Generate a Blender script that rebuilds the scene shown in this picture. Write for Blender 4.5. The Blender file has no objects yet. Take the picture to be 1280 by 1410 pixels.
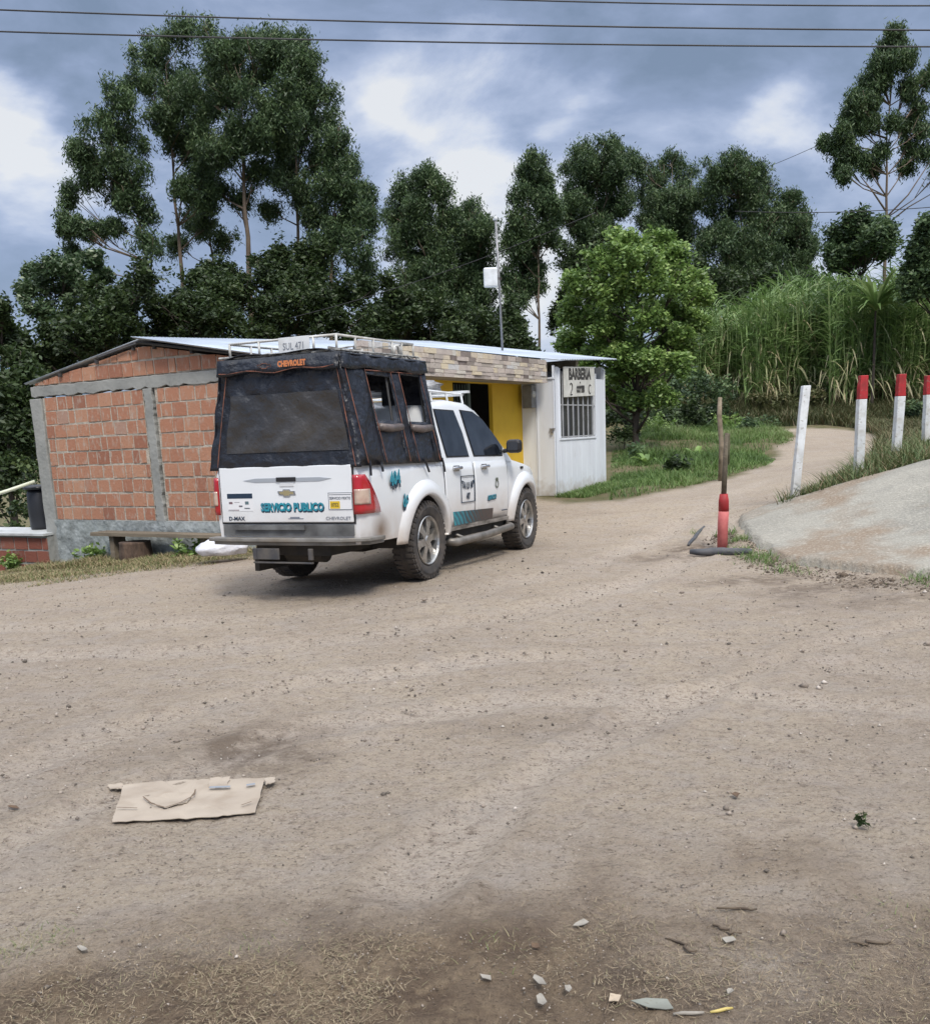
import bpy, math, random
import numpy as np
from mathutils import Vector, Matrix
random.seed(7); rng = np.random.default_rng(7)
scn = bpy.context.scene
COL = scn.collection
R_ = math.radians

# ------------------------------------------------------------------ camera
FPX, CXP, CYP, HCAM = 1282.0, 640.0, 853.0, 1.5
PITCH = math.atan((CYP-599)/FPX); ROLL = R_(2.45)
fw = np.array([0, math.cos(PITCH), -math.sin(PITCH)]); rt0 = np.array([1., 0, 0]); up0 = np.cross(rt0, fw)
rc = math.cos(ROLL)*rt0 - math.sin(ROLL)*up0
uc = math.sin(ROLL)*rt0 + math.cos(ROLL)*up0
CAMP = np.array([0, 0, HCAM])
cam = bpy.data.objects.new("camera", bpy.data.cameras.new("camera")); COL.objects.link(cam)
cam.data.sensor_fit = 'HORIZONTAL'; cam.data.sensor_width = 36; cam.data.lens = 36*FPX/1280
cam.data.shift_y = (CYP-705)/1280; cam.data.clip_end = 3000; cam.data.clip_start = .05
m = Matrix((rc, uc, -fw)).transposed().to_4x4(); m.translation = Vector(CAMP); cam.matrix_world = m
scn.camera = cam
def ray(px, py): return fw + rc*(px-CXP)/FPX + uc*(CYP-py)/FPX
def at(px, py, Y):
    v = ray(px, py); return CAMP + v*Y/v[1]

# ------------------------------------------------------------------ sky, sun, exposure
SUN_EL, SUN_AZ = R_(52), R_(162)      # azimuth clockwise from +Y
w = bpy.data.worlds.new("World"); scn.world = w; w.use_nodes = True
nt = w.node_tree; nt.nodes.clear()
def N(t, **k):
    n = nt.nodes.new(t)
    for a, b in k.items(): setattr(n, a, b)
    return n
def L(a, b): nt.links.new(a, b)
def mth(op, a, b=None, c=None, clamp=False):
    n = N('ShaderNodeMath', operation=op, use_clamp=clamp)
    for i, v in enumerate((a, b, c)):
        if v is None: continue
        if isinstance(v, (int, float)): n.inputs[i].default_value = v
        else: L(v, n.inputs[i])
    return n.outputs[0]
out = N('ShaderNodeOutputWorld'); bg = N('ShaderNodeBackground'); bg.inputs[1].default_value = .1
L(bg.outputs[0], out.inputs[0])
sky = N('ShaderNodeTexSky', sky_type='NISHITA', sun_disc=False, sun_elevation=SUN_EL, sun_rotation=SUN_AZ)
tc = N('ShaderNodeTexCoord'); gen = tc.outputs['Generated']
mp = N('ShaderNodeMapping'); mp.inputs['Scale'].default_value = (1, 1, 2.1); L(gen, mp.inputs[0])
n1 = N('ShaderNodeTexNoise'); n1.inputs['Scale'].default_value = 4.2; n1.inputs['Detail'].default_value = 9; n1.inputs['Roughness'].default_value = .58
n1.inputs['Distortion'].default_value = .25; L(mp.outputs[0], n1.inputs[0])
n2 = N('ShaderNodeTexNoise'); n2.inputs['Scale'].default_value = 9; n2.inputs['Detail'].default_value = 6; L(mp.outputs[0], n2.inputs[0])
sub = N('ShaderNodeVectorMath', operation='SUBTRACT'); L(n2.outputs['Color'], sub.inputs[0]); sub.inputs[1].default_value = (.5, .5, .5)
scl = N('ShaderNodeVectorMath', operation='SCALE'); L(sub.outputs[0], scl.inputs[0]); scl.inputs[3].default_value = .16
wd = N('ShaderNodeVectorMath', operation='ADD'); L(gen, wd.inputs[0]); L(scl.outputs[0], wd.inputs[1])
val = mth('MULTIPLY_ADD', n1.outputs['Fac'], 2.3, -.76)
# clouds: (photo x, y, angular radius, strength)
BL = [(30,165,.07,.62),(60,240,.10,.22),(620,120,.11,.28),(545,145,.045,.3),(790,150,.055,.35),(1110,150,.05,.3),(660,245,.07,.5),(1000,40,.2,.1),(510,200,.1,.12),
      (850,110,.15,-.18),(1000,110,.16,-.18),(500,60,.1,-.12),(120,30,.14,-.05),(730,215,.07,-.12),(20,330,.12,.0),(300,10,.2,.05),(690,450,.22,.5),(1180,320,.16,.12),(40,20,.1,-.12)]
for (x, y, r, s) in BL:
    v = ray(x, y); v = v/np.linalg.norm(v)
    d = N('ShaderNodeVectorMath', operation='DISTANCE'); L(wd.outputs[0], d.inputs[0]); d.inputs[1].default_value = tuple(v)
    mr = N('ShaderNodeMapRange', interpolation_type='SMOOTHERSTEP'); L(d.outputs['Value'], mr.inputs[0])
    mr.inputs[1].default_value = r*1.15; mr.inputs[2].default_value = 0; mr.inputs[3].default_value = 0; mr.inputs[4].default_value = s
    val = mth('ADD', val, mr.outputs[0])
cr = N('ShaderNodeValToRGB'); L(val, cr.inputs[0])
el = cr.color_ramp.elements; el[0].position = .0; el[0].color = (.24, .32, .46, 1); el[1].position = 1; el[1].color = (.95, .97, 1, 1)
for p, c in ((.34, (.35, .44, .64, 1)), (.58, (.52, .61, .82, 1)), (.80, (.78, .84, .97, 1))):
    e = el.new(p); e.color = c
sx = N('ShaderNodeSeparateXYZ'); L(gen, sx.inputs[0])
zw = N('ShaderNodeMapRange', interpolation_type='SMOOTHSTEP'); L(sx.outputs[2], zw.inputs[0]); zw.inputs[1].default_value = .42; zw.inputs[2].default_value = .8; zw.inputs[4].default_value = .75
wh = N('ShaderNodeMix', data_type='RGBA'); L(zw.outputs[0], wh.inputs[0]); L(cr.outputs[0], wh.inputs[6]); wh.inputs[7].default_value = (.60, .61, .62, 1)
cs = N('ShaderNodeVectorMath', operation='SCALE'); L(wh.outputs[2], cs.inputs[0])
zr = N('ShaderNodeMapRange', interpolation_type='SMOOTHSTEP'); L(sx.outputs[2], zr.inputs[0])
zr.inputs[1].default_value = .42; zr.inputs[2].default_value = .85; zr.inputs[3].default_value = 7.0; zr.inputs[4].default_value = 30.0
L(zr.outputs[0], cs.inputs[3])
mxs = N('ShaderNodeMix', data_type='RGBA'); mxs.inputs[0].default_value = .88
L(sky.outputs[0], mxs.inputs[6]); L(cs.outputs[0], mxs.inputs[7]); L(mxs.outputs[2], bg.inputs[0])
sun = bpy.data.objects.new("sun", bpy.data.lights.new("sun", 'SUN')); COL.objects.link(sun)
sun.data.energy = 2.3; sun.data.angle = R_(14); sun.data.color = (1, .93, .83)
sdir = Vector((math.sin(SUN_AZ)*math.cos(SUN_EL), math.cos(SUN_AZ)*math.cos(SUN_EL), math.sin(SUN_EL)))
sun.rotation_euler = sdir.to_track_quat('Z', 'Y').to_euler()
scn.view_settings.view_transform = 'Standard'; scn.view_settings.look = 'None'; scn.view_settings.exposure = .35; scn.view_settings.gamma = 1
scn.cycles.max_bounces = 6; scn.cycles.transparent_max_bounces = 8

# ------------------------------------------------------------------ tags, builders
def tag(o, label=None, cat=None, group=None, kind=None):
    if label: o['label'] = label
    if cat: o['category'] = cat
    if group: o['group'] = group
    if kind: o['kind'] = kind
    return o
def empty(name, loc=(0, 0, 0), rot=(0, 0, 0)):
    o = bpy.data.objects.new(name, None); COL.objects.link(o); o.location = loc; o.rotation_euler = rot
    o.empty_display_size = .2; return o
class MB:
    def __init__(s): s.v = []; s.f = []; s.a = []
    def add(s, vs, fs, a=0.5):
        o = len(s.v); s.v += [tuple(float(c) for c in v) for v in vs]; s.f += [tuple(i+o for i in f) for f in fs]; s.a += [a]*len(fs)
        return s
    def box(s, x0, x1, y0, y1, z0, z1, a=.5, j=0):
        c = [(x, y, z) for z in (z0, z1) for y in (y0, y1) for x in (x0, x1)]
        if j: c = [tuple(q+random.uniform(-j, j) for q in p) for p in c]
        return s.add(c, [(0,2,3,1),(4,5,7,6),(0,1,5,4),(2,6,7,3),(0,4,6,2),(1,3,7,5)], a)
    def quad(s, *p, a=.5): return s.add(p, [tuple(range(len(p)))], a)
    def tube(s, pts, rad, n=8, cap=True, a=.5):
        pts = [Vector(p) for p in pts]; k = len(pts)
        if not hasattr(rad, '__len__'): rad = [rad]*k
        vs = []; prev = None
        for i, p in enumerate(pts):
            t = (pts[min(i+1, k-1)] - pts[max(i-1, 0)]).normalized()
            if prev is None:
                u = t.cross(Vector((0, 0, 1)))
                if u.length < .1: u = t.cross(Vector((1, 0, 0)))
            else: u = prev - t*prev.dot(t)
            u.normalize(); prev = u; v = t.cross(u)
            for j in range(n):
                th = 2*math.pi*j/n; vs.append(p + (u*math.cos(th)+v*math.sin(th))*rad[i])
        fs = [(i*n+j, i*n+(j+1) % n, (i+1)*n+(j+1) % n, (i+1)*n+j) for i in range(k-1) for j in range(n)]
        if cap: fs += [tuple(range(n))[::-1], tuple((k-1)*n+j for j in range(n))]
        return s.add(vs, fs, a)
    def lathe(s, prof, c=(0, 0, 0), ax='z', n=32, a=.5):
        vs = []
        for r, h in prof:
            for j in range(n):
                th = 2*math.pi*j/n; p, q = r*math.cos(th), r*math.sin(th)
                vs.append({'z': (c[0]+p, c[1]+q, c[2]+h), 'y': (c[0]+p, c[1]+h, c[2]+q), 'x': (c[0]+h, c[1]+p, c[2]+q)}[ax])
        fs = [(i*n+j, i*n+(j+1) % n, (i+1)*n+(j+1) % n, (i+1)*n+j) for i in range(len(prof)-1) for j in range(n)]
        return s.add(vs, fs, a)
    def prism(s, poly, fn, d0, d1, a=.5):
        """poly in 2D; fn(u, v, d) -> 3D point."""
        n = len(poly); vs = [fn(u, v, d0) for u, v in poly] + [fn(u, v, d1) for u, v in poly]
        fs = [tuple(range(n)), tuple(range(2*n-1, n-1, -1))] + [(i, n+i, n+(i+1) % n, (i+1) % n) for i in range(n)]
        return s.add(vs, fs, a)
    def grid(s, nu, nv, fn, a=.5):
        vs = [fn(i/nu, j/nv) for i in range(nu+1) for j in range(nv+1)]; k = nv+1
        return s.add(vs, [(i*k+j, (i+1)*k+j, (i+1)*k+j+1, i*k+j+1) for i in range(nu) for j in range(nv)], a)
    def build(s, name, mat, parent=None, smooth=False, bevel=0, solid=0, fixn=True):
        me = bpy.data.meshes.new(name); me.from_pydata(s.v, [], s.f)
        if any(x != .5 for x in s.a):
            at_ = me.attributes.new('tint', 'FLOAT', 'FACE'); at_.data.foreach_set('value', s.a)
        me.materials.append(mat)
        if fixn:
            import bmesh
            bm = bmesh.new(); bm.from_mesh(me); bmesh.ops.recalc_face_normals(bm, faces=bm.faces); bm.to_mesh(me); bm.free()
        if smooth: me.polygons.foreach_set('use_smooth', [True]*len(me.polygons))
        me.update()
        o = bpy.data.objects.new(name, me); COL.objects.link(o)
        if parent: o.parent = parent
        if solid: md = o.modifiers.new('solid', 'SOLIDIFY'); md.thickness = solid; md.offset = 0
        if bevel: md = o.modifiers.new('bevel', 'BEVEL'); md.width = bevel; md.segments = 2; md.limit_method = 'ANGLE'
        return o
def np_mesh(name, V, F, mat, parent=None, tint=None, smooth=False):
    """V (n,3), F (m,k) arrays."""
    me = bpy.data.meshes.new(name); V = np.asarray(V, np.float32); F = np.asarray(F, np.int32); m_, k = F.shape
    me.vertices.add(len(V)); me.vertices.foreach_set('co', V.ravel())
    me.loops.add(m_*k); me.loops.foreach_set('vertex_index', F.ravel())
    me.polygons.add(m_); me.polygons.foreach_set('loop_start', np.arange(0, m_*k, k, dtype=np.int32))
    me.polygons.foreach_set('loop_total', np.full(m_, k, np.int32))
    if tint is not None:
        a = me.attributes.new('tint', 'FLOAT', 'FACE'); a.data.foreach_set('value', np.asarray(tint, np.float32))
    if smooth: me.polygons.foreach_set('use_smooth', np.ones(m_, bool))
    me.materials.append(mat); me.update(calc_edges=True); me.validate()
    o = bpy.data.objects.new(name, me); COL.objects.link(o)
    if parent: o.parent = parent
    return o

# ------------------------------------------------------------------ materials
MC = {}
def mat(name, col, col2=None, vs=3.0, rough=.8, metal=0, bump=None, tint=None, coat=0, spec=None, trans=0, sharp=(.35, .65), stretch=None, alpha=1, detail=5, layers=()):
    """col/col2 mixed by noise of scale vs; tint = colour list ramped by the per-face tint attribute; bump = (scale, distance);
    layers = (scale, lo, hi, colour, amount) noise patches laid over."""
    if name in MC: return MC[name]
    mt = bpy.data.materials.new(name); mt.use_nodes = True; t = mt.node_tree; ns = t.nodes; b = ns['Principled BSDF']; lk = t.links.new
    def nn(ty, **k):
        n = ns.new(ty)
        for a, v in k.items(): setattr(n, a, v)
        return n
    co = nn('ShaderNodeTexCoord').outputs['Object']
    if stretch:
        mpp = nn('ShaderNodeMapping'); mpp.inputs['Scale'].default_value = stretch; lk(co, mpp.inputs[0]); co = mpp.outputs[0]
    def noise(sc, de=detail):
        n = nn('ShaderNodeTexNoise'); n.inputs['Scale'].default_value = sc; n.inputs['Detail'].default_value = de; lk(co, n.inputs[0]); return n.outputs['Fac']
    def ramp(f, lo, hi):
        r = nn('ShaderNodeMapRange'); lk(f, r.inputs[0]); r.inputs[1].default_value = lo; r.inputs[2].default_value = hi; return r.outputs[0]
    def mix(f, a, bb, mode='MIX'):
        x = nn('ShaderNodeMix', data_type='RGBA', blend_type=mode)
        for i, v in ((0, f), (6, a), (7, bb)):
            if isinstance(v, (int, float)): x.inputs[i].default_value = v
            elif isinstance(v, tuple): x.inputs[i].default_value = (*v, 1)
            else: lk(v, x.inputs[i])
        return x.outputs[2]
    c = (*col, 1)
    cur = tuple(col)
    if tint:
        an = nn('ShaderNodeAttribute', attribute_name='tint'); r = nn('ShaderNodeValToRGB'); lk(an.outputs['Fac'], r.inputs[0])
        e = r.color_ramp.elements; e[0].color = (*tint[0], 1); e[1].color = (*tint[-1], 1)
        for i, tc_ in enumerate(tint[1:-1]): q = e.new((i+1)/(len(tint)-1)); q.color = (*tc_, 1)
        cur = r.outputs[0]
        if col2: cur = mix(ramp(noise(vs), *sharp), cur, tuple(col2))
    elif col2: cur = mix(ramp(noise(vs), *sharp), cur, tuple(col2))
    for (sc, lo, hi, lc, am) in layers:
        f = ramp(noise(sc), lo, hi); mm = nn('ShaderNodeMath', operation='MULTIPLY', use_clamp=True); lk(f, mm.inputs[0]); mm.inputs[1].default_value = am
        cur = mix(mm.outputs[0], cur, tuple(lc))
    if isinstance(cur, tuple): b.inputs['Base Color'].default_value = (*cur, 1)
    else: lk(cur, b.inputs['Base Color'])
    b.inputs['Roughness'].default_value = rough; b.inputs['Metallic'].default_value = metal
    if coat: b.inputs['Coat Weight'].default_value = coat; b.inputs['Coat Roughness'].default_value = .08
    if spec is not None: b.inputs['Specular IOR Level'].default_value = spec
    if alpha < 1: b.inputs['Alpha'].default_value = alpha
    if bump:
        bn = nn('ShaderNodeBump'); bn.inputs['Distance'].default_value = bump[1]; bn.inputs['Strength'].default_value = 1
        lk(noise(bump[0], 6), bn.inputs['Height']); lk(bn.outputs[0], b.inputs['Normal'])
    if trans:
        tr = nn('ShaderNodeBsdfTranslucent'); ms = nn('ShaderNodeMixShader'); ms.inputs[0].default_value = trans
        if isinstance(cur, tuple): tr.inputs[0].default_value = (*cur, 1)
        else: lk(cur, tr.inputs[0])
        lk(b.outputs[0], ms.inputs[1]); lk(tr.outputs[0], ms.inputs[2]); lk(ms.outputs[0], ns['Material Output'].inputs[0])
    MC[name] = mt; return mt

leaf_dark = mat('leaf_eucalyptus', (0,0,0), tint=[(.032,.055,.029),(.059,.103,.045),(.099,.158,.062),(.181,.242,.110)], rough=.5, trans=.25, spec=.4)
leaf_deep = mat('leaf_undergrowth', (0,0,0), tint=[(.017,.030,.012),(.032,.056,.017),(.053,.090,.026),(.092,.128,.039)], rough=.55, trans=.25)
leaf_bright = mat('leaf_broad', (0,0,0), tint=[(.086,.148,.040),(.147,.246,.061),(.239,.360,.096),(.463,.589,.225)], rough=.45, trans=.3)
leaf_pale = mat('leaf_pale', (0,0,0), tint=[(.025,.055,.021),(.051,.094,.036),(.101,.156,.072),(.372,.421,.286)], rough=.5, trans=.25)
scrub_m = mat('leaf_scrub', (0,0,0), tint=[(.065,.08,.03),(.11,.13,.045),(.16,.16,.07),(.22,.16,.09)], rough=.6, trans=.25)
bark = mat('bark', (.22,.17,.13), (.10,.075,.055), vs=2.5, rough=.9, bump=(14, .02), stretch=(1,1,.3))
bark_dark = mat('bark_dark', (.07,.055,.045), (.035,.028,.022), vs=3, rough=.9)
cane_m = mat('cane_leaf', (0,0,0), tint=[(.078,.139,.041),(.140,.234,.069),(.218,.322,.110),(.343,.410,.193),(.562,.454,.290)], rough=.5, trans=.3)
grass_m = mat('grass_blade', (0,0,0), tint=[(.06,.11,.025),(.10,.18,.04),(.15,.25,.06),(.24,.27,.12)], rough=.6, trans=.3)
straw_m = mat('straw', (0,0,0), tint=[(.08,.055,.036),(.15,.11,.07),(.22,.165,.105),(.31,.25,.165),(.15,.14,.07)], rough=.85)
stone_m = mat('pebble', (0,0,0), tint=[(.10,.085,.07),(.24,.20,.165),(.34,.29,.245),(.50,.45,.40)], rough=.9)
concrete = mat('concrete', (.30,.29,.265), (.20,.195,.18), vs=3, rough=.92, bump=(25, .012), layers=[(1.2,.5,.75,(.14,.135,.12),.6),(30,.5,.8,(.38,.37,.34),.5)])
white_metal = mat('white_metal', (.72,.75,.78), (.55,.57,.58), vs=6, rough=.5, layers=[(3,.6,.8,(.35,.30,.25),.4)])
black_rub = mat('rubber', (.025,.025,.027), (.07,.06,.052), vs=9, rough=.75, layers=[(3,.45,.75,(.13,.105,.085),.5)])
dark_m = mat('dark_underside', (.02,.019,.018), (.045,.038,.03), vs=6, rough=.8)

# ------------------------------------------------------------------ terrain
CP = [(x, y, 0) for x, y in ((-3,1),(3,1),(0,3),(-4,4),(5,4),(0,6),(-5,8),(4.5,7),(-10,6),(0,-6),(-14,-8),(14,-10),(-20,2))]
CP += [(-1.1,9.0,.09),(-2.2,9.3,.06),(0,9.2,.1),(.9,12.0,.05),(2.5,10,.03),(2.8,13,.08)]
for px, py, Y in [(75,775,15.9),(170,768,15.1),(300,757,13.9),(0,790,15.6),(-150,800,15),(766,687,16.7),(834,670,18.1),(752,688,16.2),(840,683,17),(900,680,16.6),(960,667,18.5),
                  (1010,655,19.5),(1066,632,23),(1092,608,27.5),(1105,595,32),(1010,718,12.6),(1088,693,12.5),(1185,662,13.7),(1240,636,15.5),(1278,617,17.5),
                  (1210,620,24),(1203,602,28),(1170,593,31),(1280,642,11.6),(1280,720,9.9),(1080,775,9.8),(1280,800,8.2),(1180,712,10.9),(1000,559,41),(1090,556,40),(1180,552,40),(1275,549,39),(930,566,43),(1050,586,37.5),(1120,580,36),
                  (860,598,30),(930,600,31),(850,640,22),(930,635,23),(1000,630,25),(1250,598,32)]:
    CP.append(tuple(at(px, py, Y)))
CP += [(14,10,1.8),(14,5,1.0),(8,3,.15),(20,16,3),(-20,25,-2.5),(-16,18,-1.2),(-30,50,-4),(-12,40,-2.5),(0,40,-.2),(-9,24,-1.5),(0,26,.0),(-3,20,.15),(3,20,.45),(0,80,1),(60,90,9),(30,60,5),(-60,80,-5),(30,30,4),(45,20,5)]
CP = np.array(CP, float)
def _tps(r2): return r2*np.log(r2+1e-9)
_d = ((CP[:, None, :2]-CP[None, :, :2])**2).sum(-1); K = _tps(_d) + np.eye(len(CP))*2.0
Pm = np.c_[np.ones(len(CP)), CP[:, :2]]; A = np.zeros((len(CP)+3,)*2); A[:-3, :-3] = K; A[:-3, -3:] = Pm; A[-3:, :-3] = Pm.T
WT = np.linalg.solve(A, np.r_[CP[:, 2], 0, 0, 0])
def terr(x, y):
    x = np.atleast_1d(np.asarray(x, float)); y = np.atleast_1d(np.asarray(y, float)); sh = x.shape; x = x.ravel(); y = y.ravel()
    r = np.hypot(x, y); s = np.where(r > 85, 85/np.maximum(r, 1e-6), 1); x_, y_ = x*s, y*s
    o = np.zeros(len(x))
    for a in range(0, len(x), 20000):
        q = np.c_[x_[a:a+20000], y_[a:a+20000]]
        d2 = ((q[:, None, :]-CP[None, :, :2])**2).sum(-1); o[a:a+20000] = _tps(d2)@WT[:-3] + WT[-3] + q@WT[-2:]
    o += .008*np.sin(x*1.7+np.sin(y*1.3)*1.5)*np.cos(y*1.9+x*.5) + .004*np.sin(x*5.1+y*2.2)*np.sin(y*4.3-x*1.1)
    return o.reshape(sh)
def gz(x, y): return float(terr([x], [y])[0])
def ground(px, py):
    v = ray(px, py); ts = np.geomspace(1.5, 90, 700)/v[1]; p = CAMP[None]+ts[:, None]*v[None]
    d = p[:, 2]-terr(p[:, 0], p[:, 1]); i = int(np.argmax(d < 0))
    if d[i] >= 0: i = len(d)-1
    if i == 0: return p[0]
    f = d[i-1]/(d[i-1]-d[i]+1e-12); return p[i-1]+(p[i]-p[i-1])*f
def poly_world(pp): return np.array([ground(*q)[:2] for q in pp])
def inside(x, y, poly):
    c = np.zeros(x.shape, bool); n = len(poly)
    for i in range(n):
        x0, y0 = poly[i]; x1, y1 = poly[(i+1) % n]
        k = (y0 > y) != (y1 > y); xx = (x1-x0)*(y-y0)/((y1-y0) if y1 != y0 else 1e-9)+x0; c ^= k & (x < xx)
    return c
def pdist(x, y, poly):
    d = np.full(x.shape, 1e9); n = len(poly)
    for i in range(n):
        a = poly[i]; b = poly[(i+1) % n]; ab = b-a; t = np.clip(((x-a[0])*ab[0]+(y-a[1])*ab[1])/(ab@ab+1e-12), 0, 1)
        d = np.minimum(d, np.hypot(x-a[0]-t*ab[0], y-a[1]-t*ab[1]))
    return np.where(inside(x, y, poly), -d, d)
left_edge = [(-60,812),(0,806),(150,788),(260,775),(340,765)]
mid_edge = [(790,692),(850,688),(900,682),(960,669),(1010,656),(1060,642),(1070,635),(1060,626),(1070,618),(1096,608),(1094,598),(1080,591)]
right_edge = [(1170,591),(1203,600),(1216,612),(1205,630),(1150,655),(1085,690),(1060,698),(1120,715),(1279,735)]
road_poly = np.vstack([[(-40,-25),(-34,12)], poly_world(left_edge), [(-1.6,12.9),(1.3,17.0)], poly_world(mid_edge), poly_world(right_edge), [(13,9),(40,-25)]])
slab_poly = np.vstack([poly_world([(1012,718),(1050,704),(1090,693),(1150,676),(1210,660),(1280,641)]), [(8.2,12.2),(12,11.4),(12,6.5)], poly_world([(1280,799),(1230,793),(1160,786),(1110,781),(1075,772),(1045,756),(1025,738)])])
# polar sheet, finer in front and near
th = np.concatenate([np.arange(-180, -34, 4.0), np.arange(-34, 36, .22), np.arange(36, 180, 4.0)])
rr = np.concatenate([np.geomspace(.35, 45, 430), np.geomspace(48, 900, 40)])
TH, RR = np.meshgrid(np.radians(th), rr, indexing='ij'); X = RR*np.sin(TH); Y = RR*np.cos(TH)
Z = terr(X, Y)
def vnoise(x, y, f, seed=0):
    xi = np.floor(x*f).astype(int); yi = np.floor(y*f).astype(int); u = x*f-xi; v = y*f-yi; u = u*u*(3-2*u); v = v*v*(3-2*v)
    h = lambda a, b: (np.sin(a*127.1+b*311.7+seed*74.7)*43758.5453) % 1.0
    return (h(xi, yi)*(1-u)+h(xi+1, yi)*u)*(1-v)+(h(xi, yi+1)*(1-u)+h(xi+1, yi+1)*u)*v
wob = (vnoise(X, Y, 1.1, 1)-.5)*.5+(vnoise(X, Y, 4, 2)-.5)*.22
sd = pdist(X, Y, road_poly)+wob
rough_z = (vnoise(X, Y, 6, 3)-.5)*.012+(vnoise(X, Y, 17, 4)-.5)*.010+(vnoise(X, Y, 40, 5)-.5)*.006
fade = np.clip((14-RR)/6, 0, 1)
verge = np.clip((3.05-RR+(vnoise(X, Y, 1.3, 8)-.5)*1.0+(vnoise(X, Y, 5, 9)-.5)*.5+X*.05)/.8, 0, 1)
Z = Z+rough_z*fade*(1+1.2*verge)
soil = np.clip(sd/.35+.5, 0, 1)
def spots(lst):
    o = np.zeros(X.shape)
    for px, py, rx, ry, s in lst:
        g = ground(px, py); o = np.maximum(o, s*np.clip(1.3-np.hypot((X-g[0])/rx, (Y-g[1])/ry)+(vnoise(X, Y, 4, 12)-.5)*.9, 0, 1))
    return o
damp = spots([(350,1035,.42,.35,.9),(960,752,.55,.5,1),(1040,800,.7,.3,.8),(1130,812,.9,.35,.75),(1230,825,.9,.3,.6),(880,1365,.28,.14,1),(560,1260,.5,.2,.5),(900,1290,.5,.12,.6),
              (900,768,.6,.3,.7),(760,1000,.7,.25,.3),(240,1040,.3,.2,.3),(480,1250,.4,.1,.5),(100,1370,.4,.2,.4),(1180,1390,.4,.1,.5)])
track = np.zeros(X.shape)
for pts, wd_ in (([(-60,868),(200,862),(420,848),(640,820),(820,775),(930,728),(985,690),(1060,660)], .20), ([(-60,905),(200,900),(450,884),(700,850),(880,800),(985,750),(1000,715)], .20),
                 ([(-60,1090),(150,1010),(420,940),(700,905),(1000,900),(1340,930)], .16), ([(-60,1200),(150,1100),(420,1010),(700,968),(1000,955),(1340,985)], .16), ([(560,1220),(700,1090),(900,985),(1100,900),(1300,850)], .13)):
    P_ = np.array([ground(*q)[:2] for q in pts]); d_ = np.full(X.shape, 1e9)
    for a_, b_ in zip(P_, P_[1:]):
        ab = b_-a_; t_ = np.clip(((X-a_[0])*ab[0]+(Y-a_[1])*ab[1])/(ab@ab), 0, 1); d_ = np.minimum(d_, np.hypot(X-a_[0]-t_*ab[0], Y-a_[1]-t_*ab[1]))
    d_ = d_+(vnoise(X, Y, 2.3, 61)-.5)*.16
    track = np.maximum(track, np.clip(1.4-d_/wd_, 0, 1)*np.clip(1.5*vnoise(X, Y, .8, 62)+.1, 0, 1)); Z = Z-.018*np.clip(1.3-d_/wd_, 0, 1)*(RR < 14)+.016*np.exp(-((d_-wd_*1.25)/.06)**2)*(RR < 14)
nr, na = len(rr), len(th); idx = np.arange(na*nr).reshape(na, nr)
nxt = np.roll(idx, -1, 0)
Fq = np.stack([idx[:, :-1], idx[:, 1:], nxt[:, 1:], nxt[:, :-1]], -1).reshape(-1, 4)
Vt = np.stack([X, Y, Z], -1).reshape(-1, 3)
sdf = sd.ravel()[Fq].mean(1)

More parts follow.
